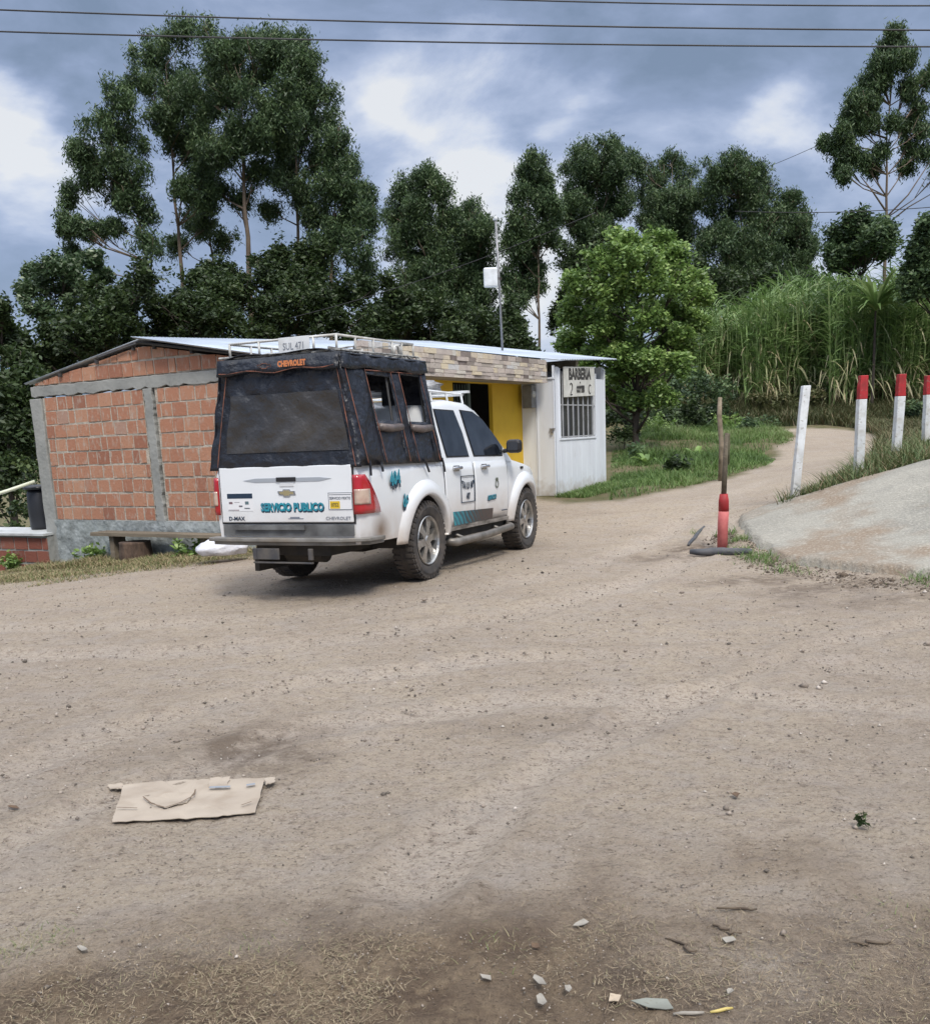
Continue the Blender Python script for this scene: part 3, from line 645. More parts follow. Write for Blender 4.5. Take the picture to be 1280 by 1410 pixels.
ft.build('footing', mat('mossy_concrete', (.17,.17,.12), (.10,.11,.06), vs=6, rough=.95, bump=(20, .02)), shed, bevel=.01)

def hp(x, y, z): # house frame to world
    c, s = math.cos(HYAW), math.sin(HYAW); return Vector((HC[0]+c*x-s*y, HC[1]+s*x+c*y, z))
F3 = Vector((math.cos(HYAW), math.sin(HYAW), 0)); W3 = Vector((-math.sin(HYAW), math.cos(HYAW), 0)); Z3 = Vector((0, 0, 1))
# sign over the window
sg = empty('shop_sign', hp(6.42, -.70, 2.38), (R_(1), R_(-2), HYAW)); tag(sg, 'white board reading BARBERIA hung over the barred window of the white shed', 'sign')
b_ = MB(); b_.box(-.71, .71, -.012, .012, -.265, .27); b_.build('board', mat('sign_board', (.66,.66,.62), (.52,.52,.48), vs=4, rough=.6), sg, bevel=.004)
ink = mat('black_ink', (.03,.03,.03), (.06,.055,.05), vs=20, rough=.6)
text('lettering', 'BARBERIA', .27, (0, -.014, .13), (1, 0, 0), (0, 0, 1), ink, sg, bold=.013, sx=.86)
text('lettering', 'CORTES', .15, (.02, -.014, -.14), (1, 0, 0), (0, 0, 1), ink, sg, bold=.014, sx=.66)
b_ = MB()
def arc(cx, cz, r, a0, a1, n=8): return [(cx+r*math.cos(R_(a0+(a1-a0)*i/n)), -.016, cz+r*1.25*math.sin(R_(a0+(a1-a0)*i/n))) for i in range(n+1)]
b_.tube(arc(-.42, -.09, .055, 140, -70)+[(-.45, -.016, -.22), (-.37, -.016, -.225)], .011, 5); b_.build('emblem', ink, sg)
b_ = MB(); b_.tube(arc(.47, -.14, .065, 50, 300), .009, 5); b_.build('emblem', ink, sg)
b_ = MB(); b_.tube([(0, -.016, .0), (0, -.016, -.03)], .01, 5); b_.build('mark', ink, sg)
# meter box
mtb = empty('electricity_meter', hp(5.30, -.16, 2.12), (0, 0, HYAW)); tag(mtb, 'grey electricity meter box on the yellow wall corner beside the shed door', 'meter')
b_ = MB(); b_.box(-.09, .09, -.14, .05, -.2, .2); b_.build('housing', mat('meter_grey', (.20,.21,.20), (.14,.14,.14), vs=9, rough=.5), mtb, bevel=.012)
b_ = MB(); b_.lathe([(.0, -.165), (.05, -.16), (.062, -.14)], (0, 0, .04), 'y', 18); b_.build('dial', mat('meter_glass', (.45,.46,.43), rough=.2), mtb, smooth=True)
# antenna mast on the roof
am = empty('antenna_mast', hp(6.64, 1.0, 2.95)); tag(am, 'thin grey steel mast carrying a white antenna box on the zinc roof', 'antenna')
b_ = MB(); b_.tube([(0, 0, 0), (-.02, 0, 1.3), (-.05, .0, 2.55)], .022, 8); b_.build('pole', mat('galvanised', (.30,.30,.31), (.22,.22,.23), vs=12, rough=.5, metal=.5), am, smooth=True)
b_ = MB(); b_.lathe([(.0, -.03), (.035, -.02), (.04, .03), (0, .05)], (-.05, 0, 2.56), 'z', 12); b_.build('cap', white_metal, am, smooth=True)
b_ = MB(); b_.box(-.32, -.05, -.09, .02, 1.32, 1.68); b_.build('antenna_box', white_metal, am, bevel=.03)
b_ = MB(); b_.box(-.06, .03, -.02, .05, 1.45, 1.50); b_.build('clamp', dark_m, am)

# small things left of / under the brick wall
bw = empty('brick_retaining_wall', at(38, 770, 15.9)); tag(bw, 'low dark red brick wall with a pale coping left of the house', 'wall'); bw.rotation_euler = (0, 0, HYAW+R_(4))
b_ = MB(); b0 = MB()
bxy = bw.location
brickwall(b_, b0, -.55, 2.8, -.28, .40, seed=9, course=.225, length=.34); b_.build('brick_wall', mat('wet_brick', (0,0,0), tint=[(.12,.04,.028),(.19,.06,.04),(.25,.09,.06),(.16,.07,.055)], rough=.85, bump=(40, .01), layers=[(6,.6,.75,(.24,.20,.18),.5)]), bw)
b0.box(0.0, .14, -.55, 2.8, -.28, .40); b0.build('mortar', conc_wall, bw)
b0 = MB(); b0.box(-.08, .9, -.56, 2.9, .405, .45, j=.006); b0.build('coping', mat('pale_coping', (.50,.52,.53), (.36,.37,.37), vs=5, rough=.8), bw)
tk = empty('water_barrel', at(58, 728, 16.6)); tag(tk, 'tall black plastic barrel with a lid against the left corner of the brick house', 'barrel')
b_ = MB(); b_.lathe([(0, 0), (.17, 0), (.185, .05), (.19, .35), (.18, .62), (.15, .70), (0, .70)], n=24); b_.build('body', mat('black_plastic', (.018,.02,.026), rough=.4), tk, smooth=True)
b_ = MB(); b_.lathe([(0, .78), (.16, .775), (.23, .74), (.23, .70), (0, .70)], n=24); b_.build('lid', mat('black_plastic', (.018,.02,.026), rough=.4), tk, smooth=True)
pp = MB(); a = at(48, 663, 16.3); c = at(-30, 688, 16.0); pp.tube([c, (a+c)/2+np.array([0, 0, -.01]), a], .03, 8)
tag(pp.build('drain_pipe', mat('pvc_pipe', (.62,.64,.50), rough=.5), smooth=True), 'pale plastic pipe running from the left to the black barrel', 'pipe')
# wooden bench plank and crate under the wall
bn_ = empty('plank_bench', hp(-.32, 3.1, 0), (0, 0, HYAW)); tag(bn_, 'weathered plank bench along the foot of the brick wall behind the pickup', 'bench')
wood_g = mat('grey_wood', (.20,.165,.12), (.11,.09,.065), vs=3, rough=.9, stretch=(1,.2,1), bump=(20, .01))
b_ = MB(); b_.box(-.16, .16, -1.2, 1.55, .20, .245, j=.008); b_.build('plank', wood_g, bn_)
for y in (-.8, 1.15): b_ = MB(); b_.box(-.10, .12, y-.05, y+.05, -.35, .198, j=.01); b_.build('leg', wood_g, bn_)
ct = empty('log_stump', hp(-.40, 3.75, gz(*hp(-.4, 3.75, 0)[:2]))); tag(ct, 'squat brown log standing under the end of the plank bench', 'stump')
b_ = MB(); b_.lathe([(0, -.1), (.26, -.1), (.245, .1), (.23, .24), (.235, .27), (0, .265)], n=22); b_.build('trunk', mat('log_bark', (.13,.085,.06), (.06,.04,.03), vs=9, rough=.95, bump=(22, .03), stretch=(1,1,.3)), ct, smooth=True)
# white sack behind the truck
def blob(name, c, r, mtl, label, cat, rotz=0, n=28, amp=.12, f=9, seed=1):
    rr2 = random.Random(seed); ph = [rr2.uniform(0, 6) for _ in range(6)]
    def fn(u, v):
        th_, fi = u*2*math.pi, (v-.5)*math.pi; d = (math.cos(fi)*math.cos(th_), math.cos(fi)*math.sin(th_), math.sin(fi))
        k = 1+amp*(math.sin(d[0]*f+ph[0])*math.sin(d[1]*f+ph[1])+.6*math.sin(d[2]*f*1.7+ph[2]+d[0]*5)*math.sin(d[0]*f*1.5+ph[3]))
        p = [d[i]*r[i]*k for i in range(3)]; p[2] = max(p[2], -r[2]*.7); return p
    mb = MB(); mb.grid(n, n//2, fn); o = mb.build(name, mtl, smooth=True); o.location = c; o.rotation_euler = (0, 0, rotz); return tag(o, label, cat)
q = at(306, 755, 12.1)
blob('sack', q, (.34, .17, .12), mat('white_sack', (.70,.71,.76), (.55,.56,.62), vs=7, rough=.7, bump=(10, .02)), 'crumpled white plastic sack on the ground behind the left end of the pickup bumper', 'sack', rotz=.25, f=6)
# ------------------------------------------------------------------ pickup truck (local: x forward, y left, z up, origin under rear axle)
TY, TP = R_(24), R_(-1.3)
tf = np.array([math.sin(TY)*math.cos(TP), math.cos(TY)*math.cos(TP), math.sin(TP)]); tl = np.array([-math.cos(TY), math.sin(TY), 0]); tu = np.cross(tf, tl)
TO = np.array([-1.1119, 9.589, .1])-tl*.06
truck = empty('pickup_truck', TO); truck.rotation_euler = Matrix((tf, tl, tu)).transposed().to_euler()
tag(truck, 'white double cab pickup with a black canvas cargo cover and white roof rack', 'pickup truck')
def paint_mat():
    mt = mat('white_car_paint', (.74,.77,.80), (.70,.73,.76), vs=2, rough=.28, coat=.5)
    t = mt.node_tree; ns = t.nodes; b = ns['Principled BSDF']; lk = t.links.new
    co = ns.new('ShaderNodeTexCoord').outputs['Object']; sx = ns.new('ShaderNodeSeparateXYZ'); lk(co, sx.inputs[0])
    n = ns.new('ShaderNodeTexNoise'); n.inputs['Scale'].default_value = 6; n.inputs['Detail'].default_value = 6; lk(co, n.inputs[0])
    mr = ns.new('ShaderNodeMapRange'); lk(sx.outputs[2], mr.inputs[0]); mr.inputs[1].default_value = .40; mr.inputs[2].default_value = .86; mr.inputs[3].default_value = 1.25; mr.inputs[4].default_value = 0.04
    m1 = ns.new('ShaderNodeMath'); m1.operation = 'MULTIPLY'; lk(mr.outputs[0], m1.inputs[0]); lk(n.outputs[0], m1.inputs[1])
    d = ns.new('ShaderNodeVectorMath'); d.operation = 'DISTANCE'; lk(co, d.inputs[0]); d.inputs[1].default_value = (-.93, -.78, .56)
    ad = ns.new('ShaderNodeMath'); ad.operation = 'MULTIPLY_ADD'; lk(n.outputs[0], ad.inputs[0]); ad.inputs[1].default_value = .16; lk(d.outputs['Value'], ad.inputs[2])
    m2 = ns.new('ShaderNodeMapRange'); lk(ad.outputs[0], m2.inputs[0]); m2.inputs[1].default_value = .27; m2.inputs[2].default_value = .09; m2.inputs[3].default_value = 0; m2.inputs[4].default_value = .9
    old = b.inputs['Base Color'].links[0].from_socket
    def mix(f, a, col):
        x = ns.new('ShaderNodeMix'); x.data_type = 'RGBA'; lk(f, x.inputs[0]); lk(a, x.inputs[6]); x.inputs[7].default_value = (*col, 1); return x.outputs[2]
    c = mix(m1.outputs[0], old, (.42,.33,.25)); c = mix(m2.outputs[0], c, (.16,.10,.06)); lk(c, b.inputs['Base Color']); return mt
paint = paint_mat()
def hw(x, z):
    h = .79-.03*((z-.82)/.38)**2
    if x > 2.95: h -= .17*((x-2.95)/.62)**2
    if x < -1.12: h -= .03*((-1.12-x)/.14)**1.5
    return h
def zt(x):
    pts = [(-1.27, 1.165), (.38, 1.175), (2.2, 1.185), (2.45, 1.15), (3.1, 1.06), (3.42, .96), (3.56, .74)]
    for (a, za), (b, zb) in zip(pts, pts[1:]):
        if x <= b: return za+(zb-za)*(x-a)/(b-a)
    return pts[-1][1]
def zb(x):
    z = .43 if x > -.3 else .47
    for c in (0, 2.86):
        if abs(x-c) < .455: z = max(z, .39+math.sqrt(.455**2-(x-c)**2))
    return z
xs = sorted(set([round(v, 3) for v in list(np.arange(-1.26, 3.56, .06))+[c+.455*math.cos(math.pi*i/18) for c in (0, 2.86) for i in range(19)]+[3.55]]))
mb = MB(); ring = []; nl = 9
for x in xs:
    a, b = zb(x), zt(x); side = [(hw(x, a+(b-.06-a)*k/(nl-1)), a+(b-.06-a)*k/(nl-1)) for k in range(nl)]
    h = side[-1][0]; side += [(h-.018, b-.02), (h-.06, b), (h*.45, b+(.03 if x > 2.3 else 0))]
    ring.append([(x, -y, z) for y, z in side]+[(x, y, z) for y, z in side[::-1]])
R = len(ring[0]); vs = [p for r in ring for p in r]
mb.add(vs, [(i*R+j, (i+1)*R+j, (i+1)*R+j+1, i*R+j+1) for i in range(len(xs)-1) for j in range(R-1)])
mb.add(ring[0], [tuple(range(R))]); mb.add(ring[-1], [tuple(range(R))[::-1]])
mb.build('body', paint, truck, smooth=True).modifiers.new('e', 'EDGE_SPLIT').split_angle = R_(40)
# greenhouse
def ztc(x):
    pts = [(.27, 1.22), (.34, 1.66), (.44, 1.755), (.9, 1.80), (1.4, 1.785), (1.62, 1.72), (2.0, 1.50), (2.42, 1.19)]
    for (a, za), (b, z2) in zip(pts, pts[1:]):
        if x <= b: return za+(z2-za)*(x-a)/(b-a)
    return 1.19
def hwc(z): return .765-(z-1.18)*.21
xs2 = [.27, .29, .31, .34, .38, .44, .55, .7, .9, 1.1, 1.3, 1.4, 1.5, 1.62, 1.75, 1.9, 2.0, 2.15, 2.3, 2.42]
mb = MB(); ring = []
for x in xs2:
    b = ztc(x); a = 1.12; k1 = max(b-.07, a+.01); side = [(hwc(a+(k1-a)*k/6), a+(k1-a)*k/6) for k in range(7)]
    h = hwc(k1); side += [(h-.02, max(b-.025, k1)), (h-.075, max(b-.002, k1)), (h*.5, b+.012), (0, b+.02)]
    ring.append([(x, -y, z) for y, z in side]+[(x, y, z) for y, z in side[::-1][1:]])
R = len(ring[0]); mb.add([p for r in ring for p in r], [(i*R+j, (i+1)*R+j, (i+1)*R+j+1, i*R+j+1) for i in range(len(xs2)-1) for j in range(R-1)])
mb.add(ring[0], [tuple(range(R))]); mb.build('cab_roof', paint, truck, smooth=True).modifiers.new('e', 'EDGE_SPLIT').split_angle = R_(45)
autoglass = mat('car_glass', (.006,.008,.012), (.02,.026,.036), vs=5, rough=.07, spec=.35)
seal = mat('black_seal', (.015,.015,.017), rough=.5)
def side_poly(poly, off, thick, s=-1):
    m_ = MB(); m_.prism(poly, lambda u, v, d: (u, s*(hwc(v)+d), v), off, off+thick); return m_
W1 = [(.57,1.205),(1.13,1.205),(1.09,1.45),(.99,1.675),(.51,1.675),(.53,1.45)]
W2 = [(1.30,1.205),(2.12,1.20),(2.17,1.30),(2.02,1.42),(1.75,1.60),(1.52,1.675),(1.19,1.685),(1.24,1.45)]
# doors: thin skins standing 4 mm off the body with dark shut lines
def skin(x0, x1, zlo, zhi, off, s, nx=24, nz=8, mtl=paint, name='skin', parent=truck):
    m_ = MB(); m_.grid(nx, nz, lambda u, v: (x0+(x1-x0)*u, s*(hw(x0+(x1-x0)*u, zlo(x0+(x1-x0)*u)+(zhi(x0+(x1-x0)*u)-zlo(x0+(x1-x0)*u))*v)+off), zlo(x0+(x1-x0)*u)+(zhi(x0+(x1-x0)*u)-zlo(x0+(x1-x0)*u))*v))
    return m_
def zarch(x, r=.60, lo=.47):
    z = lo
    for c in (0, 2.86):
        if abs(x-c) < r: z = max(z, .39+math.sqrt(r*r-(x-c)**2))
    return z
chrome = mat('chrome', (.55,.56,.58), (.35,.35,.36), vs=10, rough=.22, metal=.9)
for s in (-1, 1):
    for (x0, x1, W) in ((.45, 1.215, W1), (1.235, 2.25, W2)):
        shut = skin(x0-.012, x1+.012, lambda x: zarch(x)-.012, lambda x: 1.135, .0015, s).build('seam', seal, truck, smooth=True)
        door = skin(x0, x1, lambda x: zarch(x), lambda x: 1.135, .005, s).build('door', paint, truck, smooth=True, solid=.004)
        shut.parent = door
        side_poly([(cx+(u-cx)*1.06, cz+(v-cz)*1.06) for cx, cz in [(sum(p[0] for p in W)/len(W), sum(p[1] for p in W)/len(W))] for u, v in W], .001, .004, s).build('window_frame', seal, door)
        side_poly(W, .004, .006, s).build('window', autoglass, door)
        hx = x0+(.22 if x0 < 1 else .20)
        hd = MB(); hd.tube([(hx-.02, s*.80, 1.075), (hx+.02, s*.825, 1.08), (hx+.13, s*.828, 1.08), (hx+.17, s*.80, 1.075)], .017, 8); hd.box(hx-.0, hx+.15, s*.789-.004, s*.789+.004, 1.045, 1.105)
        hd.build('handle', chrome, door, smooth=False, bevel=.004)
# arch flares and dark liners
for s in (-1, 1):
    for c, rear in ((0, True), (2.86, False)):
        m_ = MB(); n = 30; prof = [(.452, -.05), (.45, .045), (.475, .052), (.52, .048), (.575, .028), (.60, -.004)]
        vs = []
        for i in range(n+1):
            th_ = R_(-8+196*i/n); 
            for r, o in prof:
                x = c+r*math.cos(th_); z = .39+r*math.sin(th_)*1.0; z = max(z, .40)
                vs.append((x, s*(hw(x, min(z, 1.0))+o), z))
        k = len(prof); m_.add(vs, [(i*k+j, i*k+j+1, (i+1)*k+j+1, (i+1)*k+j) for i in range(n) for j in range(k-1)])
        m_.build('wheel_arch', paint, truck, smooth=True)
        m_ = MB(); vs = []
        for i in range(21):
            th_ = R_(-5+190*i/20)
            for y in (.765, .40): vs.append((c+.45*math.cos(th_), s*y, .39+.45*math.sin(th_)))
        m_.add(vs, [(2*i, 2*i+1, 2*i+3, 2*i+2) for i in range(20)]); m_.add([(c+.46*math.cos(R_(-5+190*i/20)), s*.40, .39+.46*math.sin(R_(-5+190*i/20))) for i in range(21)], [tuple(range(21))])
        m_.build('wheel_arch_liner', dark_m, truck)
# wheels
alloy = mat('alloy', (.50,.50,.50), (.30,.29,.27), vs=8, rough=.3, metal=.85)
def wheel(c, s):
    o = empty('wheel', c); o.parent = truck
    R0, wd_ = .385, .12
    m_ = MB(); prof = [(.235, .085), (.27, .105), (.33, .122), (.365, .112), (.382, .085), (.386, .03), (.386, -.03), (.382, -.085), (.365, -.112), (.33, -.122), (.27, -.105), (.235, -.085)]
    m_.lathe(prof, ax='y', n=48)
    for i in range(40):
        th_ = 2*math.pi*i/40
        for side in (-1, 1):
            for (r0, r1, y0, y1, da) in ((.374, .394, .03, .105, .0), (.352, .378, .100, .119, .03)):
                a0, a1 = th_+da-.045+side*.02, th_+da+.045+side*.02
                q = [(r*math.cos(a), side*y, r*math.sin(a)) for r in (r0, r1) for y in (y0, y1) for a in (a0, a1)]
                m_.add(q, [(0,1,3,2),(4,6,7,5),(0,4,5,1),(2,3,7,6),(0,2,6,4),(1,5,7,3)])
    m_.build('tyre', black_rub, o, bevel=0)
    m_ = MB(); m_.lathe([(.245, .10*s), (.238, .108*s), (.225, .09*s), (.215, .02*s), (.20, -.06*s)], ax='y', n=40)
    for i in range(6):
        a = 2*math.pi*i/6+.2
        def P(r, t, y): return (r*math.cos(a)-t*math.sin(a), y*s, r*math.sin(a)+t*math.cos(a))
        q = [P(.04, -.034, .085), P(.04, .034, .085), P(.226, .052, .075), P(.226, -.052, .075), P(.04, -.034, .04), P(.04, .034, .04), P(.226, .052, .045), P(.226, -.052, .045), P(.13, -.026, .078), P(.13, .026, .078)]
        m_.add([P(.035,-.036,.088),P(.035,.036,.088),P(.13,.034,.080),P(.13,-.034,.080),P(.228,.072,.074),P(.228,-.072,.074),P(.035,-.036,.03),P(.035,.036,.03),P(.13,.034,.03),P(.13,-.034,.03),P(.228,.072,.03),P(.228,-.072,.03)],
               [(0,1,2,3),(3,2,4,5),(1,7,8,2),(2,8,10,4),(0,3,9,6),(3,5,11,9)])
    m_.lathe([(0, .098*s), (.04, .096*s), (.052, .085*s), (.058, .06*s)], ax='y', n=20)
    m_.build('rim', alloy, o, smooth=False)
    m_ = MB(); m_.lathe([(0, .015*s), (.215, .012*s)], ax='y', n=32); m_.build('dark_backing', dark_m, o)  # dark disc added behind the spokes, painting the shade in the rim holes
for x in (0, 2.86):
    for s in (-1, 1): wheel((x, s*(.695 if s < 0 else .79), .386), s)
# underside, axle, bumper
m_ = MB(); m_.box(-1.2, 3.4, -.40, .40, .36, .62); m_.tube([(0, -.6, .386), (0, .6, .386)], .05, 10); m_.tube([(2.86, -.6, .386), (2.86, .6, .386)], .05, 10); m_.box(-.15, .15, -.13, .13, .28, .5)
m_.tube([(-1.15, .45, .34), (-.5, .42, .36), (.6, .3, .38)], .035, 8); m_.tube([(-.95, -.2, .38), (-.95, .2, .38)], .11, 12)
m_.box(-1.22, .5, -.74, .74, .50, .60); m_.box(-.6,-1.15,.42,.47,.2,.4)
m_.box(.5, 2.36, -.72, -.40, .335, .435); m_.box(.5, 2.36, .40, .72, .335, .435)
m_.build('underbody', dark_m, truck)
steel = mat('dusty_bumper', (.26,.25,.235), (.15,.14,.125), vs=5, rough=.55, metal=.25, layers=[(4,.5,.7,(.28,.23,.17),.6)])
m_ = MB()
bpts = [(-1.00, -.86), (-1.24, -.84), (-1.36, -.60), (-1.38, 0), (-1.37, .60), (-1.33, .84), (-1.18, .86)]
m_.prism(bpts, lambda u, v, d: (u, v, d), .495, .53); m_.prism([(a+.035, b*.96) for a, b in bpts], lambda u, v, d: (u, v, d), .462, .4945)
m_.build('bumper', steel, truck, bevel=.008)
m_ = MB(); m_.box(-1.275, -1.27, -.70, .70, .545, .645); m_.box(-1.30, -1.271, -.20, .55, .60, .64); m_.build('step_plate', mat('grey_step', (.17,.175,.175), (.07,.07,.07), vs=5, rough=.5), truck)
m_ = MB()
for (y0, y1, z0, z1) in ((-.33, .30, .275, .31), (-.33, -.29, .31, .43), (.26, .30, .31, .43)): m_.box(-1.40, -1.37, y0, y1, z0+.03, z1+.01)
m_.box(-1.395, -1.38, .02, .26, .34, .44)
m_.build('hitch_frame', mat('hitch_grey', (.05,.05,.055), (.10,.09,.08), vs=8, rough=.6), truck, bevel=.004)
# step tube and sill
m_ = MB(); m_.tube([(.52, -.70, .33), (.58, -.83, .31), (1.4, -.85, .32), (2.22, -.83, .345), (2.32, -.68, .37)], .042, 10); 
for x in (.8, 1.9): m_.tube([(x, -.84, .33), (x, -.6, .42)], .02, 6)
m_.build('side_step', mat('side_step_grey', (.24,.22,.20), (.13,.12,.105), vs=6, rough=.45, metal=.4), truck, smooth=True)
m_ = MB(); m_.tube([(.52, .70, .33), (.58, .83, .31), (1.4, .85, .32), (2.22, .83, .345), (2.32, .68, .37)], .042, 10); m_.build('side_step', MC['side_step_grey'], truck, smooth=True)
skin(.50, 2.38, lambda x: .425, lambda x: .468, .014, -1, 30, 2).build('sill', mat('sill', (.35,.32,.29), (.05,.045,.04), vs=4, rough=.5, stretch=(1,1,3)), truck, solid=.006)
# tailgate
m_ = MB(); m_.box(-1.282, -1.262, -.70, .70, .665, 1.165); tg = m_.build('tailgate', paint, truck, bevel=.008)
m_ = MB(); m_.box(-1.2655, -1.258, -.715, .715, .65, 1.172); m_.build('seam', seal, tg)
m_ = MB(); m_.prism([(.43, 1.045), (.30, 1.062), (-.38, 1.062), (-.50, 1.05), (-.38, 1.028), (.30, 1.026)], lambda u, v, d: (d, u, v), -1.286, -1.281); m_.build('trim_strip', mat('silver_trim', (.33,.36,.40), rough=.35), tg)
m_ = MB(); m_.box(-1.296, -1.282, -.135, .07, 1.03, 1.068); m_.build('handle', seal, tg, bevel=.004)
m_ = MB(); m_.box(-1.288, -1.281, -.11, .04, .985, 1.02); m_.build('handle_recess', mat('handle_white', (.62,.64,.66), rough=.4), tg, bevel=.003)
bow = [(-.085,.018),(-.042,.018),(-.034,.034),(.034,.034),(.042,.018),(.095,.018),(.08,-.016),(.042,-.016),(.034,-.034),(-.034,-.034),(-.042,-.016),(-.095,-.016)]
m_ = MB(); m_.prism([(-.03+u, .928+v) for u, v in bow], lambda u, v, d: (d, u, v), -1.289, -1.282); m_.build('emblem', chrome, tg)
m_ = MB(); m_.prism([(-.03+u*.8, .928+v*.68) for u, v in bow], lambda u, v, d: (d, u, v), -1.291, -1.2885); m_.build('emblem', mat('gold', (.42,.36,.20), rough=.35, metal=.5), tg)
teal = mat('teal_vinyl', (.02,.28,.36), (.03,.20,.28), vs=12, rough=.4); navy = mat('navy_vinyl', (.012,.03,.06), rough=.4); greyv = mat('grey_vinyl', (.18,.20,.24), rough=.4)
U, V3 = (0, -1, 0), (0, 0, 1)
text('lettering', 'SERVICIO PUBLICO', .098, (-1.2835, -.08, .790), U, V3, navy, tg, bold=.006, sx=.80, ext=.001)
text('lettering', 'SERVICIO PUBLICO', .098, (-1.2855, -.075, .800), U, V3, teal, tg, bold=.004, sx=.80, ext=.001)
text('lettering', 'D-MAX', .05, (-1.285, .535, .70), U, V3, navy, tg, bold=.001, sx=1.1, ext=.001)
text('lettering', 'CHEVROLET', .040, (-1.285, -.55, .70), U, V3, greyv, tg, sx=1.15, ext=.001)
m_ = MB(); m_.box(-1.284, -1.282, -.19, -.03, .695, .702); m_.box(-1.284, -1.282, -.15, -.05, .701, .715); m_.build('small_print', greyv, tg)
st = mat('sticker_white', (.72,.73,.75), rough=.5)
m_ = MB(); m_.box(-1.2845, -1.282, .345, .625, .77, .93); sk = m_.build('sticker', st, tg)
m_ = MB(); m_.box(-1.286, -1.2843, .345, .625, .885, .93); m_.build('sticker_header', navy, sk)
m_ = MB()
for (y0, y1, z0, z1) in ((.57,.61,.835,.855),(.49,.55,.85,.853),(.39,.43,.83,.858),(.46,.50,.808,.822),(.38,.44,.79,.80),(.50,.62,.777,.783)): m_ = MB(); m_.box(-1.2858, -1.2843, y0, y1, z0, z1); m_.build('small_print', mat('maroon_print', (.20,.10,.12), (.10,.16,.18), vs=14, rough=.5), sk)
m_ = MB(); m_.box(-1.2845, -1.282, -.70, -.46, .775, .925); sk = m_.build('sticker', st, tg)
m_ = MB()
for (y0, y1, z0, z1) in ((-.70,-.46,.921,.925),(-.70,-.46,.775,.779),(-.70,-.696,.779,.921),(-.464,-.46,.779,.921),(-.69,-.47,.905,.909)): m_.box(-1.2858, -1.2843, y0, y1, z0, z1)
m_.build('border', navy, sk)
m_ = MB(); m_.box(-1.2858, -1.2843, -.575, -.475, .785, .85); m_.build('yellow_field', mat('yellow_vinyl', (.65,.45,.03), rough=.5), sk)
text('lettering', 'SERVICIO MIXTO', .033, (-1.287, -.58, .875), U, V3, navy, sk, sx=.85, ext=.0005); text('lettering', '0752', .045, (-1.288, -.525, .817), U, V3, navy, sk, sx=.8, ext=.0005)
# tail lights
red = mat('red_lens', (.42,.012,.02), (.33,.01,.015), vs=4, rough=.15, coat=.5); lens = mat('pale_lens', (.42,.27,.22), (.52,.40,.32), vs=12, rough=.2, coat=.5)
def lamp(s):
    def strip(z0, z1, xsid, o, yin=.712):
        m = MB(); nz = 8
        def row(z): 
            t = (z-.72)/.36; xe = xsid(z); h = hw(-1.2, z)+o
            return [(-1.275-o, s*yin, z), (-1.275-o, s*(h-.035), z), (-1.265-o, s*(h-.012), z), (-1.235, s*(h+.002), z), ((xe-1.235)/2, s*(hw(-1.1, z)+o), z), (xe, s*(hw(xe, z)+o), z)]
        rows = [row(z0+(z1-z0)*i/nz) for i in range(nz+1)]; k = 6
        m.add([p for r in rows for p in r], [(i*k+j, i*k+j+1, (i+1)*k+j+1, (i+1)*k+j) for i in range(nz) for j in range(k-1)]); return m
    a = strip(.735, 1.075, lambda z: -.965-.22*((z-.735)/.34)**1.3, .012).build('tail_light', red, truck, smooth=True, solid=.008)
    strip(.82, .95, lambda z: -1.145, .018, .728).build('lens', lens, a, smooth=True, solid=.006)
lamp(-1); lamp(1)
# lettering and decals on the flank
US = (1, 0, 0)
sv = (0, .045, 1)
text('lettering', '404', .17, (-.66, -.803, .985), (1, 0, .12), sv, navy, truck, bold=.007, sx=.80, ext=.001); text('lettering', '404', .17, (-.67, -.806, 1.02), (1, 0, .12), sv, teal, truck, bold=.006, sx=.80, ext=.001)
text('lettering', 'dc', .17, (-.47, -.802, .79), (1, 0, .5), (-.2, .02, 1), navy, truck, bold=.012, sx=.8, ext=.001); text('lettering', 'dc', .16, (-.475, -.805, .81), (1, 0, .5), (-.2, .02, 1), teal, truck, bold=.005, sx=.8, ext=.001)
m_ = MB()
for (x0, x1, z0, z1) in ((.83,1.195,.985,.992),(.83,1.195,.705,.712),(.83,.838,.712,.985),(1.187,1.195,.712,.985)): m_.box(x0, x1, -.8035, -.797, z0, z1)
m_.build('number_frame', navy, truck)
text('lettering', 'TA', .10, (.90, -.804, .89), (1, 0, -.25), V3, navy, truck, bold=.004, sx=.8, ext=.001); text('lettering', 'U', .10, (1.012, -.804, .88), US, V3, navy, truck, bold=.004, ext=.001)
text('lettering', 'AP', .10, (1.12, -.804, .89), (1, 0, .25), V3, navy, truck, bold=.004, sx=.8, ext=.001); text('lettering', '417', .085, (1.012, -.804, .77), US, V3, navy, truck, bold=.005, sx=.7, ext=.001)
m_ = MB(); m_.lathe([(.034, 0), (.05, 0), (.05, -.002), (.034, -.002), (.034, 0)], (1.86, -.804, .87), 'y', 16); m_.prism([(1.82,.91),(1.90,.91),(1.89,.94),(1.83,.94)], lambda u, v, d: (u, d, v), -.803, -.806); m_.build('crest', mat('crest_olive', (.10,.12,.09), rough=.5), truck)
text('lettering', 'SERVICIO', .072, (1.70, -.802, .715), (1, 0, .04), V3, navy, truck, bold=.005, italic=.2, sx=.85, ext=.001); text('lettering', 'SERVICIO', .072, (1.70, -.8035, .722), (1, 0, .04), V3, teal, truck, bold=.001, italic=.2, sx=.85, ext=.001)
